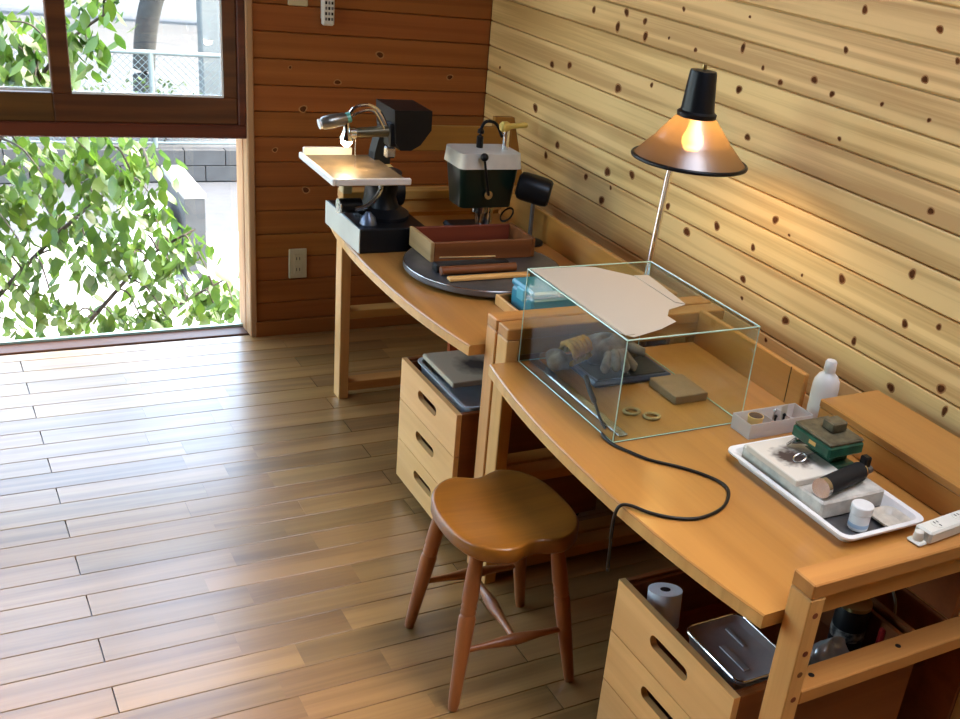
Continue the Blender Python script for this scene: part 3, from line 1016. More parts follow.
# ------------------------------------------------------------------ desk lamp
lp = thing('desk_lamp', (-0.33, -1.735, 0.745), 'lit desk lamp with translucent amber cone shade and black cap', 'lamp')
obj('clamp', MB().box(-0.352, -0.308, -1.752, -1.708, 0.7455, 0.757, .003).cyl((-0.33, -1.722, .757), (-0.33, -1.722, .785), .012), BLACK, lp, True)
obj('pole', MB().tube([(-0.33, -1.718, 0.76), (-0.33, -1.729, 0.862), (-0.33, -1.751, 1.092), (-0.33, -1.770, 1.20), (-0.33, -1.79, 1.222), (-0.33, -1.81, 1.226)], .0082, 14), CHROME, lp, True)
SHX, SHY, SHZ = -0.33, -1.828, 1.158
SHADE = bpy.data.materials.new('amber_shade')
SHADE = translucent('amber_shade', (0.12, 0.075, 0.036), 0.55, 0.32, 0.20, 0.16)
prof = [(.140, .000), (.118, .024), (.100, .043), (.093, .048), (.090, .054), (.070, .078), (.052, .099), (.045, .106)]
obj('shade', MB().lathe(prof, 48, Matrix.Translation((SHX, SHY, SHZ)), False), SHADE, lp, True, 1.0)
obj('rim', ringmesh(SHX, SHY, SHZ, .1405, .0052, 1, 48, 8), BLACK, lp, True, 2)
obj('cap', MB().lathe([(.042, .102), (.048, .104), (.049, .114), (.042, .119), (.0405, .126), (.033, .206), (.031, .212), (.010, .214)], 32, Matrix.Translation((SHX, SHY, SHZ)), True), BLACK, lp, True)
obj('cap_knob', MB().lathe([(.006, .214), (.0065, .222), (.005, .227)], 12, Matrix.Translation((SHX, SHY, SHZ))), plain('brass', (.35, .24, .1), .3, 1.0), lp, True)
BULB = emit('lamp_bulb_glow', (1.0, 0.62, 0.24), 11.0)
obj('bulb', MB().lathe([(.0001, .020), (.018, .024), (.027, .040), (.026, .055), (.017, .075), (.0135, .088), (.0135, .104)], 20, Matrix.Translation((SHX, SHY, SHZ))), BULB, lp, True, 2)

# ------------------------------------------------------------------ enamel tray with soldering things
tz = 0.6605
tr = thing('enamel_tray', (-0.43, -2.59, 0.66), 'white enamel tray on the near bench holding soldering tools', 'tray')


def rrect(x0, x1, y0, y1, r, n=5):
    pts = []
    for cx, cy, a0 in ((x1 - r, y1 - r, 0), (x0 + r, y1 - r, 90), (x0 + r, y0 + r, 180), (x1 - r, y0 + r, 270)):
        for q in range(n + 1):
            a = math.radians(a0 + 90 * q / n)
            pts.append((cx + r * math.cos(a), cy + r * math.sin(a)))
    return pts


def tray_mesh(x0, x1, y0, y1, z0, h, flare, rim, r, t=.002):
    rings = [(rrect(x0 + flare, x1 - flare, y0 + flare, y1 - flare, r * .8), z0), (rrect(x0 + rim, x1 - rim, y0 + rim, y1 - rim, r), z0 + h), (rrect(x0, x1, y0, y1, r * 1.2), z0 + h + .001), (rrect(x0, x1, y0, y1, r * 1.2), z0 + h - .003), (rrect(x0 + rim - t, x1 - rim + t, y0 + rim - t, y1 - rim + t, r), z0 + h - .003)]
    inner = [(rrect(x0 + flare + t, x1 - flare - t, y0 + flare + t, y1 - flare - t, r * .8), z0 + t)]
    mb = MB()
    seq = [inner[0], (rings[1][0], rings[1][1]), (rings[2][0], rings[2][1]), rings[3], rings[4], rings[0]]
    n = len(seq[0][0])
    vs_, fs_ = [], []
    for pts, z in seq:
        vs_ += [(a, b, z) for a, b in pts]
    for i in range(len(seq) - 1):
        for q in range(n):
            q2 = (q + 1) % n
            fs_.append((i * n + q, i * n + q2, (i + 1) * n + q2, (i + 1) * n + q))
    fs_.append(tuple(range(n)))
    fs_.append(tuple(reversed(range((len(seq) - 1) * n, len(seq) * n))))
    return mb.add(vs_, fs_)


obj('tray_body', tray_mesh(-0.548, -0.325, -2.792, -2.402, tz, .024, .022, .012, .02), WHITE, tr, True, 0.7)
obj('tray_floor', MB().box(-0.522, -0.351, -2.766, -2.428, tz + .0021, tz + .0027), DULLSTEEL, tr)
fb = tag(obj('fire_brick', MB().box(-0.522, -0.349, -2.690, -2.430, tz + .003, tz + .043, .004), CERAMIC), 'thick pale fire brick lying in the enamel tray', 'brick')
CHARB = bpy.data.materials.new('charred_block')
CHARB, _nt, _b = newmat('charred_block')
_b.inputs['Roughness'].default_value = .85
_tc = _nt.nodes.new('ShaderNodeTexCoord')
_gr = _nt.nodes.new('ShaderNodeVectorMath')
_gr.operation = 'DISTANCE'
_gr.inputs[1].default_value = (-0.472, -2.535, 0.716)
_nz = _nt.nodes.new('ShaderNodeTexNoise')
_nz.inputs['Scale'].default_value = 55
_ad = _nt.nodes.new('ShaderNodeMath')
_ad.operation = 'MULTIPLY_ADD'
_ad.inputs[1].default_value = .045
_rp = _nt.nodes.new('ShaderNodeValToRGB')
_mr = _nt.nodes.new('ShaderNodeMapRange')
_mr.inputs['From Min'].default_value = .048
_mr.inputs['From Max'].default_value = .075
_rp.color_ramp.elements[0].color = (.06, .035, .025, 1)
_rp.color_ramp.elements[1].color = (.66, .60, .50, 1)
_nt.links.new(_tc.outputs['Object'], _gr.inputs[0])
_nt.links.new(_tc.outputs['Object'], _nz.inputs['Vector'])
_nt.links.new(_nz.outputs['Fac'], _ad.inputs[0])
_nt.links.new(_gr.outputs['Value'], _ad.inputs[2])
_nt.links.new(_ad.outputs[0], _mr.inputs['Value'])
_nt.links.new(_mr.outputs[0], _rp.inputs['Fac'])
_nt.links.new(_rp.outputs['Color'], _b.inputs['Base Color'])
tag(obj('soldering_block', MB().box(-0.535, -0.412, -2.620, -2.455, tz + .0435, tz + .058, .002), CHARB), 'thin scorched soldering block with burnt centre on the fire brick', 'block')
tag(obj('wire_ring', ringmesh(-0.468, -2.55, tz + .063, .012, .0022, 1.1, tilt=.006).tube([(-0.46, -2.548, tz + .066), (-0.435, -2.556, tz + .072), (-0.415, -2.558, tz + .078)], .0014, 6), STEEL, None, True, 2), 'small silver wire ring on the scorched block', 'ring')

vz = tz + .0435
vi = thing('bench_vise', (-0.37, -2.54, vz), 'small green iron vise with worn flat top on the fire brick', 'vise')
obj('foot', MB().box(-0.425, -0.353, -2.597, -2.500, vz, vz + .014, .003), VGREEN, vi)
obj('neck', MB().box(-0.412, -0.362, -2.582, -2.510, vz + .014, vz + .040, .004), VGREEN, vi)
obj('body', MB().box(-0.448, -0.350, -2.607, -2.488, vz + .040, vz + .066, .004), VGREEN, vi)
obj('jaw_plate', MB().box(-0.446, -0.352, -2.605, -2.490, vz + .066, vz + .074, .003), VTOP, vi)
obj('jaw', MB().box(-0.408, -0.368, -2.566, -2.530, vz + .074, vz + .096, .003), VTOP, vi)
obj('label_plate', MB().box(-0.4492, -0.447, -2.565, -2.545, vz + .050, vz + .058), YELLW, vi)
obj('screw', MB().cyl((-0.45, -2.50, vz + .03), (-0.40, -2.52, vz + .03), .005).cyl((-0.452, -2.49, vz + .018), (-0.452, -2.51, vz + .042), .003), STEEL, vi, True)

tq = thing('hand_torch', (-0.43, -2.66, vz), 'black cylindrical hand torch lying on the fire brick', 'torch')
q0, q1 = Vector((-0.512, -2.668, vz + .021)), Vector((-0.385, -2.640, vz + .021))
obj('barrel', MB().cyl(q0.lerp(q1, .06), q1, .0205, n=24), BLACKR, tq, True)
obj('end_cap', MB().cyl(q0 - (q1 - q0) * .03, q0.lerp(q1, .06), .0212, n=24), STEEL, tq, True)
obj('ring_band', MB().cyl(q1, q1.lerp(q0, -.035), .0195, n=24), CHROME, tq, True)
obj('valve', MB().cyl(q1.lerp(q0, -.035), q1.lerp(q0, -.14), .011, n=16).box(q1.x + .004, q1.x + .022, q1.y - .008, q1.y + .012, vz + .03, vz + .054, .003), BLACK, tq, True)
obj('valve_knob', MB().cyl((q1.x + .022, q1.y + .002, vz + .018), (q1.x + .036, q1.y + .004, vz + .018), .0085, n=12), DULLSTEEL, tq, True)

JARW = plain('white_jar', (0.74, 0.74, 0.72), .35, noise=.06, nscale=30)
jr = thing('flux_jar', (-0.463, -2.737, tz + .003), 'small white screw-top jar standing in the enamel tray', 'jar')
obj('body', MB().lathe([(.018, 0), (.0205, .003), (.0205, .034), (.018, .037)], 24, Matrix.Translation((-0.463, -2.737, tz + .003))), JARW, jr, True)
obj('lid', MB().lathe([(.022, .037), (.0225, .039), (.0225, .052), (.021, .054)], 24, Matrix.Translation((-0.463, -2.737, tz + .003))), JARW, jr, True)
obj('blue_print', MB().lathe([(.0208, .008), (.0208, .016)], 24, Matrix.Translation((-0.463, -2.737, tz + .003)), False), plain('blue_ink', (.35, .48, .62), .5), jr, True)
tag(obj('shallow_dish', tray_mesh(-0.415, -0.343, -2.778, -2.704, tz + .003, .011, .012, .006, .018), plain('stained_white', (.62, .56, .46), .4, noise=.25, nscale=50), None, True, .7), 'shallow stained white dish in the tray corner', 'dish')

# translucent organiser box
PLAS = translucent('frosted_plastic', (0.86, 0.84, 0.84), 0.5, 0.35, 0.40, 0.06)
ob = thing('organiser_box', (-0.335, -2.31, 0.66), 'frosted plastic organiser box beside the glass case', 'box')
bx0, bx1, by0, by1, bz0, bz1 = -0.436, -0.250, -2.352, -2.285, .6605, .697
obj('base', MB().box(bx0, bx1, by0, by1, bz0, bz0 + .002), PLAS, ob)
obj('wall', MB().box(bx0, bx0 + .002, by0, by1, bz0 + .002, bz1), PLAS, ob)
obj('wall', MB().box(bx1 - .002, bx1, by0, by1, bz0 + .002, bz1), PLAS, ob)
obj('wall', MB().box(bx0 + .002, bx1 - .002, by0, by0 + .002, bz0 + .002, bz1), PLAS, ob)
obj('wall', MB().box(bx0 + .002, bx1 - .002, by1 - .002, by1, bz0 + .002, bz1), PLAS, ob)
obj('divider', MB().box(-0.362, -0.3605, by0 + .002, by1 - .002, bz0 + .002, bz1 - .004), PLAS, ob)
obj('divider', MB().box(-0.31, -0.3085, by0 + .002, by1 - .002, bz0 + .002, bz1 - .004), PLAS, ob)
wx = thing('wax_cup', (-0.40, -2.315, .6627), 'small round yellow cup with brown contents in the organiser box', 'cup')
obj('cup', MB().lathe([(.0155, 0), (.0185, .037), (.0165, .037)], 20, Matrix.Translation((-0.396, -2.318, .6627))), plain('yellow_wax', (.72, .47, .16), .5), wx, True)
obj('contents', MB().lathe([(.0165, .0372), (.011, .040), (.001, .0405)], 16, Matrix.Translation((-0.396, -2.318, .6627))), plain('brown_wax', (.10, .05, .02), .7, noise=.4), wx, True)
for i, lb_ in enumerate(('thin dark burr nearest the yellow cup in the organiser box', 'bright steel burr between two dark ones in the organiser box', 'thin dark burr nearest the paper card in the organiser box')):
    x_, y_ = -0.352 + i * .013, -2.335 + (i % 2) * .020
    tag(obj('steel_burr', MB().cyl((x_, y_, .6632), (x_ + .004, y_ + .003, .697 + .003 * (i % 2)), .0026, n=8).sphere((x_ + .004, y_ + .003, .698 + .003 * (i % 2)), .0042, 8, 6), STEEL if i == 1 else BLACK, None, True), lb_, 'burr', 'burrs in the organiser box')
tag(obj('paper_card', MB().add([(-0.338, -2.340, .664), (-0.314, -2.332, .664), (-0.302, -2.316, .715), (-0.327, -2.324, .715), (-0.3385, -2.339, .664), (-0.3145, -2.331, .664), (-0.3025, -2.315, .715), (-0.3275, -2.323, .715)], [(0, 1, 2, 3), (7, 6, 5, 4), (0, 4, 5, 1), (1, 5, 6, 2), (2, 6, 7, 3), (3, 7, 4, 0)]), PAPER), 'small white paper card leaning in the organiser box', 'card')

# white squeeze bottle at the end of the rear shelf
bo = thing('squeeze_bottle', (-0.195, -2.31, .66), 'white plastic bottle behind the organiser box at the end of the shelf', 'bottle')
BOTW = translucent('white_bottle_plastic', (0.84, 0.82, 0.78), 0.25, .35, 0.0, .06)
BM = Matrix.Translation((-0.190, -2.312, .661))
obj('body', MB().lathe([(.028, 0), (.032, .004), (.032, .085), (.030, .100), (.023, .113), (.0135, .121), (.0125, .124)], 28, BM), BOTW, bo, True)
obj('neck_cap', MB().lathe([(.0145, .124), (.0148, .126), (.0140, .146), (.0115, .151), (.004, .153)], 20, BM), BOTW, bo, True)

# power strip on the near end bar
ps = thing('power_strip', (-0.35, -2.92, .746), 'white power strip lying on the end bar of the near bench', 'power strip')
PM = Matrix.Translation((-0.36, -2.898, .7455)) @ Matrix.Rotation(math.radians(5), 4, 'Z')
obj('body', MB().box(-.135, .20, -.019, .019, .0005, .026, .004, PM), OFFWHITE, ps)
obj('end_tab', MB().box(-.158, -.135, -.016, .016, .0005, .007, .003, PM), OFFWHITE, ps)
obj('cord_grip', MB().lathe([(.009, 0), (.010, .004), (.008, .016), (.005, .018)], 16, PM @ Matrix.Translation((-.146, 0, .007))), OFFWHITE, ps, True)
for i in range(4):
    cx = -.095 + i * .062
    s = obj('socket', MB().lathe([(.0135, .0255), (.0135, .0268), (.0125, .0268)], 20, PM @ Matrix.Translation((cx, 0, 0))), OFFWHITE, ps, True)
    for dx, dy in ((-.004, .005), (.004, .005), (0, -.006)):
        obj('slot', MB().box(cx + dx - .001, cx + dx + .001, dy - .003, dy + .003, .0266, .0272, 0, PM), BLACK, s)

# ------------------------------------------------------------------ contents of the near cabinet
rl = thing('paper_roll', (-0.77, -2.52, .37), 'white paper roll standing tilted in the near cabinet drawer', 'roll')
RA, RB = Vector((-0.750, -2.545, .373)), Vector((-0.744, -2.530, .45))
RM = axis(RA, RB)
obj('roll', MB().lathe([(.012, 0), (.036, 0), (.036, .078), (.012, .078)], 28, RM), plain('white_paper', (.78, .78, .78), .6), rl, True)
obj('core', MB().lathe([(.011, 0.001), (.011, .0785), (.006, .0785)], 16, RM), BLACK, rl, True)
TIN = plain('tin_steel', (0.42, 0.40, 0.39), 0.4, 0.35, noise=0.25, nscale=12)
tn = thing('steel_tin', (-0.70, -2.74, .39), 'rectangular steel tin with embossed lid in the near cabinet', 'tin')
obj('body', tray_mesh(-0.780, -0.648, -2.830, -2.655, .338, .10, .010, .004, .018), TIN, tn, True, .7)
obj('lid', tray_mesh(-0.784, -0.644, -2.833, -2.651, .4385, .010, .012, .004, .018), TIN, tn, True, .7)
obj('lid_bead', MB().tube([(a, b, .4492) for a, b in rrect(-0.783, -0.645, -2.832, -2.652, .022)] + [(-0.645, -2.674, .4492)], .0018, 6), CHROME, tn, True)
obj('lid_emboss', MB().box(-0.745, -0.730, -2.80, -2.72, .4406, .4435, .0015), TIN, tn)
obj('lid_emboss', MB().box(-0.700, -0.690, -2.74, -2.68, .4406, .4435, .0015), TIN, tn)
wc = thing('plastic_cup', (-0.61, -2.79, .34), 'white plastic cup behind the steel tin in the near cabinet', 'cup')
obj('cup', MB().lathe([(.024, 0), (.032, .11), (.0335, .112), (.030, .112), (.022, .004)], 24, Matrix.Translation((-0.608, -2.79, .337))), JARW, wc, True)
PBAG = translucent('clear_bag_plastic', (0.62, 0.62, 0.60), .35, .15, .45, .2)
bag = tag(obj('plastic_bag', lump(-0.505, -2.785, .385, .05, .03, .05, 12, .35), PBAG, None, True, 2), 'crumpled clear plastic bag in the near cabinet behind the post', 'bag')
obj('bag_contents', lump(-0.505, -2.785, .388, .03, .018, .03, 13, .3), YELLW, bag, True, 2)
cn = thing('paint_can', (-0.415, -2.74, .34), 'black can with a gold lid standing in the near cabinet', 'can')
CM = Matrix.Translation((-0.404, -2.735, .337))
obj('body', MB().lathe([(.036, 0), (.036, .125), (.034, .128)], 28, CM), BLACK, cn, True)
obj('lid', MB().lathe([(.0365, .126), (.0365, .134), (.031, .132), (.001, .1315)], 28, CM), plain('gold_metal', (.62, .45, .18), .28, 1.0), cn, True)
obj('white_print', MB().lathe([(.0364, .05), (.0364, .075)], 28, CM, False), plain('label_print', (.35, .33, .28), .5, noise=.95, nscale=70, col2=(.02, .02, .02)), cn, True)
tag(obj('red_lighter', MB().box(-0.372, -0.352, -2.80, -2.785, .338, .43, .004), plain('red_plastic', (.35, .02, .02), .35)), 'small red plastic piece beside the black can in the near cabinet', 'lighter')
tag(obj('grey_cable', MB().tube(smooth([(-0.50, -2.72, .345), (-0.45, -2.69, .42), (-0.38, -2.68, .485), (-0.31, -2.70, .50), (-0.285, -2.73, .46), (-0.28, -2.75, .38), (-0.285, -2.76, .10), (-0.27, -2.75, .006)]), .0035, 8), plain('grey_pvc', (.22, .2, .17), .4), None, True, 2), 'thin grey cable arching over the can behind the near cabinet', 'cable')

# ------------------------------------------------------------------ trays on the far cabinet
t1 = tag(obj('plastic_tray', tray_mesh(-0.785, -0.56, -1.625, -1.275, .405, .034, .012, .010, .025), plain('blue_grey_plastic', (.50, .54, .56), .35, noise=.1), None, True, .7), 'shallow blue-grey plastic tray in the top drawer of the cabinet beside the stool', 'tray')
BRN, _nt, _b = newmat('charcoal_board')
_b.inputs['Roughness'].default_value = .8
_tc = _nt.nodes.new('ShaderNodeTexCoord')
_gr = _nt.nodes.new('ShaderNodeVectorMath')
_gr.operation = 'DISTANCE'
_gr.inputs[1].default_value = (-0.645, -1.395, 0.47)
_nz = _nt.nodes.new('ShaderNodeTexNoise')
_nz.inputs['Scale'].default_value = 30
_ad = _nt.nodes.new('ShaderNodeMath')
_ad.operation = 'MULTIPLY_ADD'
_ad.inputs[1].default_value = .05
_mr = _nt.nodes.new('ShaderNodeMapRange')
_mr.inputs['From Min'].default_value = .055
_mr.inputs['From Max'].default_value = .105
_rp = _nt.nodes.new('ShaderNodeValToRGB')
_rp.color_ramp.elements[0].color = (.05, .035, .025, 1)
_rp.color_ramp.elements[1].color = (.50, .41, .27, 1)
_nt.links.new(_tc.outputs['Object'], _gr.inputs[0])
_nt.links.new(_tc.outputs['Object'], _nz.inputs['Vector'])
_nt.links.new(_nz.outputs['Fac'], _ad.inputs[0])
_nt.links.new(_gr.outputs['Value'], _ad.inputs[2])
_nt.links.new(_ad.outputs[0], _mr.inputs['Value'])
_nt.links.new(_mr.outputs[0], _rp.inputs['Fac'])
_nt.links.new(_rp.outputs['Color'], _b.inputs['Base Color'])
tag(obj('charred_board', MB().box(-0.765, -0.55, -1.50, -1.285, .4405, .456, .003), BRN), 'flat board with a burnt dark patch on the blue-grey tray', 'board')
tag(obj('folded_cloth', MB().box(-0.61, -0.545, -1.60, -1.505, .4405, .447, .003), plain('tan_cloth', (.5, .43, .32), .8, noise=.2)), 'small tan board scrap beside the burnt board on the tray', 'board')

# ------------------------------------------------------------------ scroll saw on the far bench
sb = tag(obj('saw_base_box', MB().box(-0.853, -0.64, -0.985, -0.672, .6605, .735, .003), BLACK), 'dark plinth box with pale side under the scroll saw', 'box')
obj('pale_side', MB().box(-0.8565, -0.8532, -0.985, -0.672, .6605, .735, .001), CASEGREY, sb)
sw2 = thing('scroll_saw', (-0.74, -0.83, .735), 'black scroll saw with white tilted table and lit work lamp', 'saw')
CASTB = plain('black_cast_iron', (0.008, 0.009, 0.012), 0.4, noise=0.4, nscale=30, spec=0.25)
obj('pedestal', MB().lathe([(.085, 0), (.085, .012), (.055, .03), (.045, .06), (.05, .10), (.06, .135)], 24, Matrix.Translation((-0.735, -0.83, .7355)) @ Matrix.Diagonal((1, 1.25, 1, 1))), CASTB, sw2, True)
obj('motor_housing', MB().cyl((-0.72, -0.76, .79), (-0.645, -0.76, .79), .05, n=24), CASTB, sw2, True)
obj('frame_column', MB().prism([(-0.74, .735), (-0.685, .735), (-0.672, .90), (-0.665, .94), (-0.71, .96), (-0.725, .90)], -0.74, -0.69, 'xz'), CASTB, sw2)
obj('head', MB().prism([(-0.712, 1.058), (-0.592, 1.058), (-0.592, 1.0), (-0.625, .955), (-0.655, .938), (-0.69, .938), (-0.705, .96)], -0.86, -0.70, 'xz'), BLACK, sw2)
obj('knuckle', MB().box(-0.722, -0.700, -0.85, -0.80, .945, 1.015, .004), CASTB, sw2)
obj('upper_arm', MB().lathe([(.012, 0), (.014, .015), (.016, .07), (.018, .11)], 18, axis((-0.822, -0.83, .984), (-0.71, -0.83, .990))), plain('bronze_paint', (.12, .09, .045), .35, .5), sw2, True)
obj('blade_clamp', MB().cyl((-0.842, -0.83, .984), (-0.822, -0.83, .984), .018, n=18), CHROME, sw2, True)
obj('blade', MB().box(-0.8205, -0.8195, -0.832, -0.828, .88, .972), STEEL, sw2)
obj('hold_down', MB().box(-0.73, -0.70, -0.85, -0.825, .912, .945, .004, None), STEEL, sw2)
obj('bracket_arm', MB().tube(smooth([(-0.775, -0.91, .876), (-0.768, -0.915, .84), (-0.785, -0.92, .81), (-0.815, -0.92, .785), (-0.845, -0.915, .775)]), .0075, 10), STEEL, sw2, True)
obj('tilt_knob', MB().cyl((-0.875, -0.86, .772), (-0.81, -0.86, .772), .022, n=20), BLACK, sw2, True)
obj('knob_face', MB().cyl((-0.880, -0.86, .772), (-0.875, -0.86, .772), .0225, n=20).cyl((-0.8805, -0.86, .772), (-0.8815, -0.86, .772), .010, n=12), STEEL, sw2, True)
obj('lever_boss', MB().lathe([(.026, 0), (.022, .02), (.010, .032), (.008, .036)], 16, Matrix.Translation((-0.81, -0.93, .7355))), plain('blue_grey_iron', (.12, .14, .19), .35, .6), sw2, True)
obj('under_block', MB().box(-0.845, -0.815, -0.80, -0.76, .79, .868, .003).box(-0.815, -0.68, -0.79, -0.76, .835, .872, .003), plain('tan_block', (.45, .36, .18), .5), sw2)
tt = obj('table', MB().box(-0.932, -0.708, -0.975, -0.675, .872, .880, .003), plain('worn_table', (.15, .10, .055), .45, noise=.45, nscale=18), sw2)
TW = plain('white_table_rim', (.72, .68, .62), .35)
obj('table_rim', MB().box(-0.940, -0.928, -0.985, -0.665, .866, .886, .003), TW, tt)
obj('table_rim', MB().box(-0.928, -0.700, -0.985, -0.973, .866, .886, .003), TW, tt)
obj('table_rim', MB().box(-0.928, -0.775, -0.680, -0.664, .866, .902, .003), TW, tt)
lh = obj('lamp_head', MB().lathe([(.013, 0), (.019, .008), (.021, .03), (.018, .07), (.012, .085)], 18, axis((-0.925, -0.83, 1.008), (-0.84, -0.83, 1.028))), plain('aluminium', (.30, .27, .22), .3, .8), sw2, True)
obj('lamp_lens', MB().cyl((-0.931, -0.83, 1.0065), (-0.9245, -0.83, 1.008), .0145, n=16), WHITE, lh, True)
obj('green_grip', MB().cyl((-0.870, -0.83, 1.021), (-0.838, -0.83, 1.029), .0150, n=16), plain('mint_plastic', (.16, .5, .38), .35), lh, True)
obj('lamp_neck', MB().tube(smooth([(-0.842, -0.825, 1.030), (-0.82, -0.825, 1.058), (-0.78, -0.825, 1.064), (-0.745, -0.825, 1.045), (-0.72, -0.825, 1.0)]), .005, 10), CHROME, sw2, True)
obj('lamp_neck', MB().tube(smooth([(-0.842, -0.838, 1.030), (-0.805, -0.84, 1.050), (-0.77, -0.84, 1.050), (-0.748, -0.84, 1.02), (-0.735, -0.84, .995)]), .004, 10), CHROME, sw2, True)
obj('lamp_reflector', MB().lathe([(.007, .052), (.010, .03), (.020, .008), (.021, .0)], 18, Matrix.Translation((-0.848, -0.83, .962)), False), CHROME, sw2, True)
obj('bulb', MB().sphere((-0.848, -0.83, .960), .0165, 16, 10, (1, 1, 1.1)), emit('saw_bulb_glow', (1.0, 0.78, 0.45), 24.0), sw2, True, 2)

# ------------------------------------------------------------------ turntable disc and things on it
dc = thing('turntable', (-0.565, -1.19, .66), 'round steel turntable disc lying on the far bench', 'turntable')
obj('hub', MB().lathe([(.06, 0), (.06, .012)], 24, Matrix.Translation((-0.555, -1.212, .6602))), BLACK, dc, True)
obj('disc', MB().lathe([(.220, .010), (.231, .011), (.235, .015), (.235, .028), (.232, .031), (.228, .0315), (.01, .0312)], 72, Matrix.Translation((-0.555, -1.212, .6602))), DULLSTEEL, dc, True, .5)
obj('polished_rim', ringmesh(-0.555, -1.212, .6902, .2335, .0018, 1, 72, 6), STEEL, dc, True, 2)
dz = .6925
wb_ = thing('wooden_drawer_box', (-0.54, -1.10, dz), 'open reddish wooden box sitting on the turntable disc', 'box')
wx0, wx1, wy0, wy1, wz1 = -0.712, -0.37, -1.178, -1.015, .752
obj('side', MB().box(wx0, wx0 + .012, wy0, wy1, dz, wz1, .002), BROWNW, wb_)  # window-facing side: light put into the colour as a paler wood
obj('side', MB().box(wx1 - .012, wx1, wy0, wy1, dz, wz1, .002), REDW, wb_)
obj('side', MB().box(wx0 + .012, wx1 - .012, wy0, wy0 + .012, dz, wz1 - .002, .002), REDW, wb_)
obj('side', MB().box(wx0 + .012, wx1 - .012, wy1 - .012, wy1, dz, wz1 - .002, .002), REDW, wb_)
obj('bottom', MB().box(wx0 + .012, wx1 - .012, wy0 + .012, wy1 - .012, dz, dz + .008), REDW, wb_)
tag(obj('round_stick', MB().cyl((-0.725, -1.285, dz + .0125), (-0.49, -1.285, dz + .0125), .0125, n=18), REDW, None, True), 'thick round wooden stick on the turntable in front of the wooden box', 'stick')
tag(obj('flat_stick', MB().box(-0.722, -0.47, -1.345, -1.322, dz, dz + .010, .002), YELLW), 'flat wooden stick at the front of the turntable', 'stick')
tag(obj('dark_stick', MB().box(-0.73, -0.50, -1.268, -1.235, dz, dz + .024, .003), BLACK), 'dark square bar between the wooden box and round stick', 'bar')
tag(obj('steel_scriber', MB().tube([(-0.70, -1.215, dz + .027), (-0.60, -1.225, dz + .0275), (-0.53, -1.23, dz + .0275)], .0032, 8), CHROME, None, True), 'thin bright metal rod lying across the dark bar on the turntable', 'rod')

# small open tray with teal case at the near end of the far bench
sm = thing('small_wooden_tray', (-0.53, -1.55, .66), 'small open wooden tray behind the glass case holding a teal case', 'tray')
obj('side', MB().box(-0.632, -0.624, -1.66, -1.45, .6605, .69, .0015), DESKE, sm)
obj('side', MB().box(-0.42, -0.412, -1.66, -1.45, .6605, .69, .0015), DESKE, sm)
obj('side', MB().box(-0.624, -0.42, -1.66, -1.652, .6605, .69, .0015), DESKX, sm)
obj('side', MB().box(-0.624, -0.42, -1.458, -1.45, .6605, .69, .0015), DESKX, sm)
obj('bottom', MB().box(-0.624, -0.42, -1.652, -1.458, .6605, .664), DESKX, sm)
TEAL = plain('teal_plastic', (0.03, 0.22, 0.30), .3)
tl = thing('teal_case', (-0.52, -1.53, .664), 'teal blue plastic case standing in the small wooden tray', 'case')
obj('body', MB().box(-0.598, -0.44, -1.60, -1.475, .6645, .725, .006), TEAL, tl)
obj('lid', MB().box(-0.60, -0.438, -1.602, -1.473, .726, .745, .006), TEAL, tl)
obj('latch', MB().box(-0.606, -0.5985, -1.56, -1.52, .705, .738, .002), plain('pale_teal', (.10, .38, .46), .3), tl)
obj('handle_rib', MB().box(-0.59, -0.45, -1.606, -1.6, .69, .70, .002), plain('pale_teal_rib', (.10, .38, .46), .3), tl)

# ------------------------------------------------------------------ drill press
DX, DY = -0.405, -0.84
dp = thing('drill_press', (DX, DY, .66), 'dark green drill press with cream top cover behind the wooden box', 'drill press')
obj('base', MB().box(DX - .08, DX + .08, DY - .08, DY + .10, .6605, .682, .008), CASTB, dp)
obj('column', MB().cyl((DX + .045, DY + .03, .682), (DX + .045, DY + .03, .79), .022, n=20), CHROME, dp, True)
obj('quill', MB().cyl((DX - .01, DY - .03, .765), (DX - .01, DY - .03, .745), .024, n=20).cyl((DX - .01, DY - .03, .745), (DX - .01, DY - .03, .71), .015, .012, n=16), STEEL, dp, True)
obj('drill_bit', MB().cyl((DX - .01, DY - .03, .71), (DX - .01, DY - .03, .684), .003, n=8), STEEL, dp, True)


def tapered(x0, x1, y0, y1, z0, z1, ins, b):
    a = rrect(x0 + ins, x1 - ins, y0 + ins, y1 - ins, b)
    c = rrect(x0, x1, y0, y1, b)
    n = len(a)
    return MB().add([(u, v, z0) for u, v in a] + [(u, v, z1) for u, v in c], [tuple(reversed(range(n))), tuple(range(n, 2 * n))] + [(i, (i + 1) % n, n + (i + 1) % n, n + i) for i in range(n)])


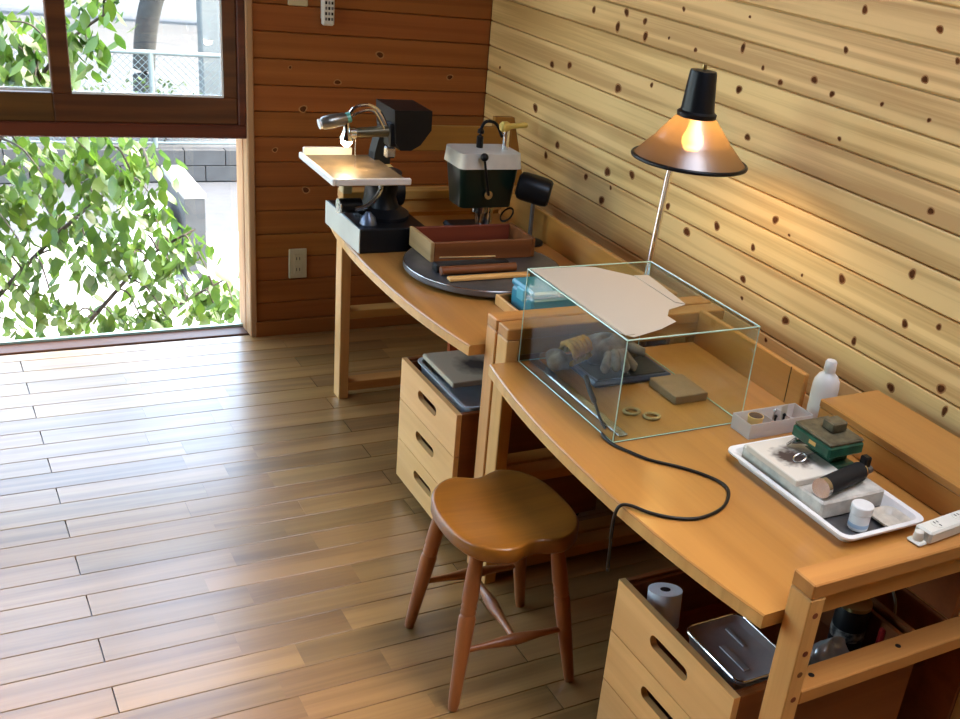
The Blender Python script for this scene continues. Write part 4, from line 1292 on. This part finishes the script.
obj('housing', tapered(DX - .098, DX + .104, DY - .065, DY + .065, .764, .893, .012, .018), GREEN, dp, True, .7)
CREAM = plain('cream_cover', (.66, .63, .55), .45, noise=.1, nscale=25)
obj('top_cover', tapered(DX - .102, DX + .108, DY - .070, DY + .068, .8932, .940, -.004, .02), CREAM, dp, True, .7)
obj('feed_hub', MB().cyl((DX - .005, DY - .077, .812), (DX - .005, DY - .062, .812), .014, n=18), STEEL, dp, True)
lv = obj('feed_lever', MB().cyl((DX - .005, DY - .078, .812), (DX - .037, DY - .093, .932), .004, n=8), BLACK, dp, True)
obj('lever_ball', MB().sphere((DX - .038, DY - .094, .937), .013, 14, 8), BLACK, lv, True)
obj('guide_rod', MB().cyl((DX + .078, DY, .935), (DX + .080, DY, 1.01), .011, n=16), CHROME, dp, True)
obj('wooden_handle', MB().lathe([(.012, -.025), (.017, -.018), (.017, -.002), (.009, .01), (.009, .06), (.007, .068)], 14, axis((DX + .082, DY, 1.012), (DX + .15, DY, 1.018))), YELLW, dp, True)
obj('cable_pipe', MB().tube(smooth([(DX - .002, DY + .02, .935), (DX - .001, DY + .02, .995), (DX + .015, DY + .02, 1.022), (DX + .05, DY + .02, 1.015), (DX + .072, DY + .015, .975)]), [.011] * 7 + [.005] * 18, 10), BLACK, dp, True)
obj('hose_coil', ringmesh(DX + .085, DY - .04, .735, .028, .004, .6, tilt=.02), BLACK, dp, True, 2)

# black spotlight-like motor
mo = thing('grinder_motor', (-0.28, -0.95, .66), 'black cylindrical motor on a thin stand near the knotty wall', 'motor')
m0, m1 = Vector((-0.310, -0.925, .848)), Vector((-0.222, -0.985, .830))
obj('housing', MB().lathe([(.030, -.004), (.043, .004), (.046, .02), (.046, .085), (.043, .10), (.036, .106)], 28, axis(m0, m1)), BLACK, mo, True)
obj('stem', MB().cyl((-0.268, -0.955, .662), (-0.268, -0.955, .80), .007, n=12), DULLSTEEL, mo, True)
obj('foot', MB().lathe([(.045, 0), (.045, .008), (.02, .014)], 24, Matrix.Translation((-0.268, -0.955, .6605))), BLACK, mo, True)

# orange wooden rack standing in the corner behind the far bench
rk = thing('wooden_rack', (-0.35, -0.48, 0), 'orange-brown wooden rack with slanted side standing behind the far bench', 'rack')
obj('top_board', MB().box(-0.60, -0.13, -0.505, -0.485, .85, .935, .003), ORANGEW, rk)
obj('side_board', MB().prism([(-0.19, .965), (-0.115, .965), (-0.06, .75), (-0.03, .60), (-0.03, 0), (-0.13, 0), (-0.20, .62)], -0.484, -0.462, 'xz'), ORANGEW, rk)
obj('side_board', MB().prism([(-0.33, .849), (-0.27, .849), (-0.25, .62), (-0.25, 0), (-0.30, 0), (-0.33, .62)], -0.484, -0.462, 'xz'), ORANGEW, rk)
obj('lower_board', MB().box(-0.52, -0.10, -0.505, -0.485, .60, .70, .003), ORANGEW, rk)

# ------------------------------------------------------------------ outside: ground, wall, fence, tree
GROUND = plain('pale_concrete_ground', (.40, .39, .37), .8, noise=.12, nscale=2)
ASPH_SHADED = plain('asphalt', (.05, .054, .062), .85, noise=.2, nscale=6)  # bluish grey puts tree and wall shade on the lane into its colour
CONC = plain('weathered_concrete', (.045, .047, .049), .85, noise=.25, nscale=5)
CONCL = plain('light_concrete', (.22, .22, .21), .8, noise=.12, nscale=6)
tag(obj('ground', MB().box(-40, 30, 0.3, 10.6, -3.3, -3.0), GROUND), 'pale concrete yard below the window', None, None, 'structure')
tag(obj('road', MB().box(-40, 30, 10.6, 13.1, -3.3, -3.004), ASPH_SHADED), 'asphalt lane beyond the yard with shade put into its grey', None, None, 'structure')
tag(obj('far_ground', MB().box(-40, 30, 13.3, 40, -3.2, -2.53), plain('pale_lot', (.06, .063, .066), .85, noise=.1, nscale=1)), 'raised lot behind the block wall', None, None, 'structure')
tag(obj('side_ground', MB().box(-40, XL - .2, -12, 0.3, -3.3, -3.0), GROUND), 'pale yard beside the building', None, None, 'structure')
bw = thing('block_wall', (1.0, 13.2, -3), 'grey concrete block retaining wall across the lane', 'wall')
bh, bl = .245, .6
for r_ in range(2):
    for c_ in range(-14, 14):
        x0 = c_ * bl + (.3 if r_ % 2 else 0) + 1.2
        board(bw, 'block', x0 + .006 - 1.0, x0 + bl - .006 - 1.0, -.08, .1, .005 + r_ * bh, (r_ + 1) * bh - .006, CONC, .006)
FENC = plain('galvanised_pale_green', (.12, .15, .15), .5, .2)
fe = thing('chain_link_fence', (0.5, 13.25, -2.508), 'pale chain-link fence on top of the block wall', 'fence')
obj('top_rail', MB().cyl((-6, 13.25, -1.14), (6, 13.25, -1.14), .035, n=10), FENC, fe, True)
obj('bottom_rail', MB().cyl((-6, 13.25, -2.44), (6, 13.25, -2.44), .02, n=10), FENC, fe, True)
for x_ in (-4.3, -2.5, -0.7, 1.12, 2.9, 4.7):
    obj('fence_post', MB().cyl((x_, 13.25, -2.508), (x_, 13.25, -1.12), .038, n=10), FENC, fe, True)
mbw = MB()
n_ = 0
x_ = -6.0
while x_ < 6.0:
    h_ = 1.28
    for s in (1, -1):
        a = (x_, 13.25 + .004 * s, -2.43)
        b = (x_ + s * h_, 13.25 + .004 * s, -2.43 + h_)
        mbw.tube([a, b], .0045, 3)
    x_ += .10
wm = obj('wire_mesh', mbw, FENC, fe)
wm['kind'] = 'stuff'
# gate wall; light on its top is put into a paler coping colour
gw = thing('gate_wall', (0.55, 9.5, -3), 'grey concrete gate wall with pale flat top in the yard', 'wall')
obj('wall_body', MB().box(.60, .83, 8.76, 10.0, -3.0, -2.0, .008), CONC, gw)
obj('coping', MB().box(.592, .838, 8.75, 10.01, -2.0, -1.93, .008), CONCL, gw)
wbx = thing('white_meter_box', (0.3, 8.6, -3), 'white utility cabinet beside the gate wall in the yard', 'cabinet')
obj('body', MB().box(.10, .50, 8.9, 9.6, -3.0, -2.2, .015), JAMBW, wbx)
obj('door', MB().box(.13, .30, 8.885, 8.9, -2.95, -2.25, .006), JAMBW, wbx)
obj('door_gap', MB().box(.40, .425, 8.89, 8.902, -2.8, -2.3), BLACK, wbx)
# far building with horizontal siding
fbm = thing('far_building', (1, 26, -2.3), 'pale grey building wall with thin siding lines beyond the fence', 'building')
SIDING = plain('pale_siding', (.036, .041, .044), .8, noise=.06, nscale=3)
for i in range(26):
    obj('siding', MB().box(-16, 16, 26.0 + .012, 26.1, -2.3 + i * .30 + .004, -2.3 + (i + 1) * .30 - .012, .006), SIDING, fbm)
obj('backing', MB().box(-16, 16, 26.08, 26.5, -2.3, 5.5), SIDING, fbm)
obj('plinth', MB().box(-16, 16, 25.9, 26.0, -2.3, -1.9), CONCL, fbm)
wp = tag(obj('white_pillar', MB().box(1.99, 2.33, 13.95, 14.25, -2.53, 4.0, .02).box(1.96, 2.36, 13.94, 14.28, -2.53, -2.3, .02), plain('pillar_paint', (.105, .115, .112), .6)), 'tall white pillar behind the chain-link fence', 'pillar')
BARK = plain('grey_bark', (.03, .031, .029), .9, noise=.4, nscale=12)
BARKD = plain('branch_bark', (.05, .04, .03), .9, noise=.4, nscale=40)
LEAF = translucent('leaf_green', (.060, .130, .014), .5, .35, 0.0, .05, True)
LEAFD = translucent('far_leaf_green', (.035, .075, .015), .4, .4, 0.0, .03, True)


def leaf_mesh(L):
    """pointed oval leaf folded along the midrib and drooping, pointing to -z, 12 triangles"""
    pts = [(0, 0), (.28, .22), (.55, .26), (.82, .13), (1.0, 0)]
    vs_, fs_ = [], []
    for t, wv in pts:
        bend = .18 * t * t * L
        z = -t * L
        vs_ += [(-wv * L * .95, -.10 * wv * L + bend, z), (0, bend, z), (wv * L * .95, -.10 * wv * L + bend, z)]
    for i in range(4):
        a = i * 3
        fs_ += [(a, a + 1, a + 4, a + 3), (a + 1, a + 2, a + 5, a + 4)]
    return vs_, fs_


lrnd = random.Random(11)
CL = [(-1.51, 1.8, 0.28), (-1.38, 1.94, 0.22), (-1.26, 1.56, 0.34), (-1.13, 1.76, 0.31), (-0.94, 2.1, 0.2), (-1.51, 2.11, 0.05), (-1.44, 1.41, 0.22), (-1.3, 1.49, 0.24), (-1.17, 1.35, 0.3), (-1.01, 1.7, 0.21), (-1.03, 1.33, 0.19), (-1.53, 1.71, 0.01), (-1.36, 1.88, -0.07), (-1.24, 1.55, 0.08), (-1.06, 1.91, -0.03), (-0.98, 1.83, -0.06), (-1.59, 1.32, -0.01), (-1.43, 1.8, -0.17), (-1.3, 1.53, -0.06), (-1.15, 1.67, -0.16), (-1.05, 1.56, -0.1), (-1.33, 1.92, -0.33), (-1.2, 1.7, -0.27), (-1.12, 1.44, -0.16), (-0.92, 1.79, -0.24), (-0.75, 2.0, -0.26), (-0.79, 1.58, -0.2), (-0.93, 1.5, -0.22), (-1.0, 1.65, -0.38), (-0.79, 2.14, -0.54), (-0.62, 2.18, -0.59), (-0.63, 1.91, -0.52), (-0.5, 2.11, -0.64), (-1.58, 2.06, -0.71), (-1.5, 1.64, -0.51), (-1.41, 1.38, -0.44), (-1.24, 1.89, -0.65), (-1.16, 1.8, -0.61), (-1.06, 1.63, -0.54), (-0.96, 1.5, -0.49), (-0.81, 1.67, -0.53), (-0.67, 1.72, -0.55), (-0.62, 1.54, -0.45), (-1.47, 1.56, -0.34), (-1.5, 1.71, 0.87), (-1.4, 2.07, 0.76), (-1.47, 1.83, 0.68), (-1.44, 1.56, 0.65), (-1.52, 1.55, 0.63), (-1.39, 1.71, 0.64), (-1.25, 1.48, 0.88), (-1.23, 1.48, 0.82), (-1.51, 1.76, 0.76), (-1.15, 1.38, 1.02), (-1.62, 1.74, 0.08), (-1.66, 1.63, -0.2), (-1.6, 1.94, 0.17), (-1.63, 1.97, -0.42)]
for i in range(46):
    CL.append((lrnd.uniform(-3.3, -1.7), lrnd.uniform(1.3, 2.4), lrnd.uniform(-.6, 1.9)))
tree = thing('dogwood_tree', (-2.1, 1.9, -3.0), 'leafy green tree with drooping leaves just outside the window', 'tree')
obj('trunk', MB().tube(smooth([(-2.1, 1.9, -3.0), (-2.07, 1.9, -2.0), (-2.12, 1.88, -1.2), (-2.05, 1.85, -.4), (-2.1, 1.8, .5), (-2.0, 1.8, 1.4)]), [.07] * 6 + [.06] * 6 + [.05] * 6 + [.04] * 6 + [.03] * 7, 10), BARKD, tree, True)
limbs = [[(-2.1, 1.88, -1.1), (-1.8, 1.85, -.62), (-1.5, 1.8, -.25), (-1.2, 1.75, .05), (-.95, 1.8, .2)],
         [(-2.08, 1.87, -1.4), (-1.6, 1.8, -.95), (-1.25, 1.75, -.55), (-1.0, 1.7, -.25), (-.75, 1.75, -.12)],
         [(-2.08, 1.87, -1.5), (-1.4, 1.85, -1.05), (-.95, 1.85, -.65), (-.6, 1.85, -.45)],
         [(-2.05, 1.85, -.4), (-1.75, 1.75, .1), (-1.5, 1.7, .5), (-1.3, 1.6, .8), (-1.15, 1.5, .95)],
         [(-2.05, 1.85, -.3), (-2.5, 1.8, .2), (-2.8, 1.8, .8), (-3.0, 1.8, 1.4)],
         [(-2.08, 1.85, 0.3), (-1.8, 1.8, .9), (-1.6, 1.8, 1.4)]]
limbpts = []
for lb in limbs:
    sp = smooth(lb, 5)
    limbpts += sp
    n2 = len(sp)
    obj('limb', MB().tube(sp, [(.016) * (1 - .7 * q / n2) for q in range(n2)], 7), BARKD, tree, True)
leaves = []
for c in CL:
    c = Vector(c)
    src = min(limbpts, key=lambda p: (p - c).length)
    if (src - c).length > .08:
        mid = (src + c) / 2 + Vector((0, 0, .05))
        obj('twig', MB().tube(smooth([src, mid, c], 4), [.006, .006, .0055, .005, .005, .0045, .004, .0035, .003], 5), BARKD, tree, True)
    nl = 24
    for q in range(nl):
        off = Vector((lrnd.gauss(0, .072), lrnd.gauss(0, .085), lrnd.gauss(0.01, .05)))
        Mx = Matrix.Translation(c + off) @ Matrix.Rotation(lrnd.uniform(0, 6.28), 4, 'Z') @ Matrix.Rotation(lrnd.uniform(-.1, .8), 4, 'X') @ Matrix.Rotation(lrnd.uniform(-.5, .5), 4, 'Y')
        leaves.append((lrnd.uniform(.8, 1.25), Mx, c.x > -1.75))
LB = leaf_mesh(.088)
lme = obj('leaf', MB().add(*LB), LEAF, tree, True, 2)
first = True
rest = MB()
cnt = 0
lrnd.shuffle(leaves)
leaves.sort(key=lambda t: not t[2])
toff = wpos(tree)
for s, Mx, vis in leaves:
    if vis and cnt < 300:
        o = lme if first else bpy.data.objects.new('leaf', lme.data)
        if not first:
            COL.objects.link(o)
            o.parent = tree
        else:
            lme.data.transform(Matrix.Translation(toff))
        first = False
        o.matrix_basis = Matrix.Translation(-toff) @ Mx @ Matrix.Scale(s, 4)
        cnt += 1
    else:
        rest.add(LB[0], LB[1], Mx @ Matrix.Scale(s, 4))
o = obj('leaf_mass', rest, LEAF, tree, True, 2)
o['kind'] = 'stuff'

# tree behind the fence and hedge plants
ft = thing('street_tree', (1.2, 15.0, -2.53), 'grey leaning tree trunk behind the chain-link fence', 'tree')
obj('trunk', MB().tube(smooth([(1.30, 15, -2.53), (1.33, 15, -1.6), (1.44, 15, -.85), (1.72, 15, -.05), (2.1, 15, .9)], 10), .165, 14), BARK, ft, True)
frest = MB()
for q in range(160):
    Mx = Matrix.Translation((lrnd.gauss(.62, .2), lrnd.gauss(14.6, .1), lrnd.gauss(-.5, .14))) @ Matrix.Rotation(lrnd.uniform(0, 6.28), 4, 'Z') @ Matrix.Rotation(lrnd.uniform(.1, 1.2), 4, 'X')
    frest.add(LB[0], LB[1], Mx @ Matrix.Scale(1.5, 4))
o = obj('foliage', frest, LEAFD, ft, True, 2)
o['kind'] = 'stuff'
for hi, (hx, lb) in enumerate(((0.15, 'low green shrub behind the fence near the window mullion'), (1.35, 'low green shrub at the foot of the street tree by the white pillar'))):
    hd = thing('shrub', (hx, 13.72, -2.53), lb, 'shrub', 'shrubs behind the fence')
    hm = MB()
    for q in range(260):
        Mx = Matrix.Translation((hx + max(-.48, min(.48, lrnd.gauss(0, .3))), 13.72 + lrnd.uniform(-.2, .2), -2.35 + min(.75, abs(lrnd.gauss(0, .36))))) @ Matrix.Rotation(lrnd.uniform(0, 6.28), 4, 'Z') @ Matrix.Rotation(lrnd.uniform(.3, 2.4), 4, 'X')
        hm.add(LB[0], LB[1], Mx @ Matrix.Scale(1.3, 4))
    o = obj('foliage', hm, LEAFD, hd, True, 2)
    o['kind'] = 'stuff'
    obj('stem', MB().tube([(hx, 13.72, -2.53), (hx + .03, 13.72, -2.1)], [.025, .012], 6), BARKD, hd, True)
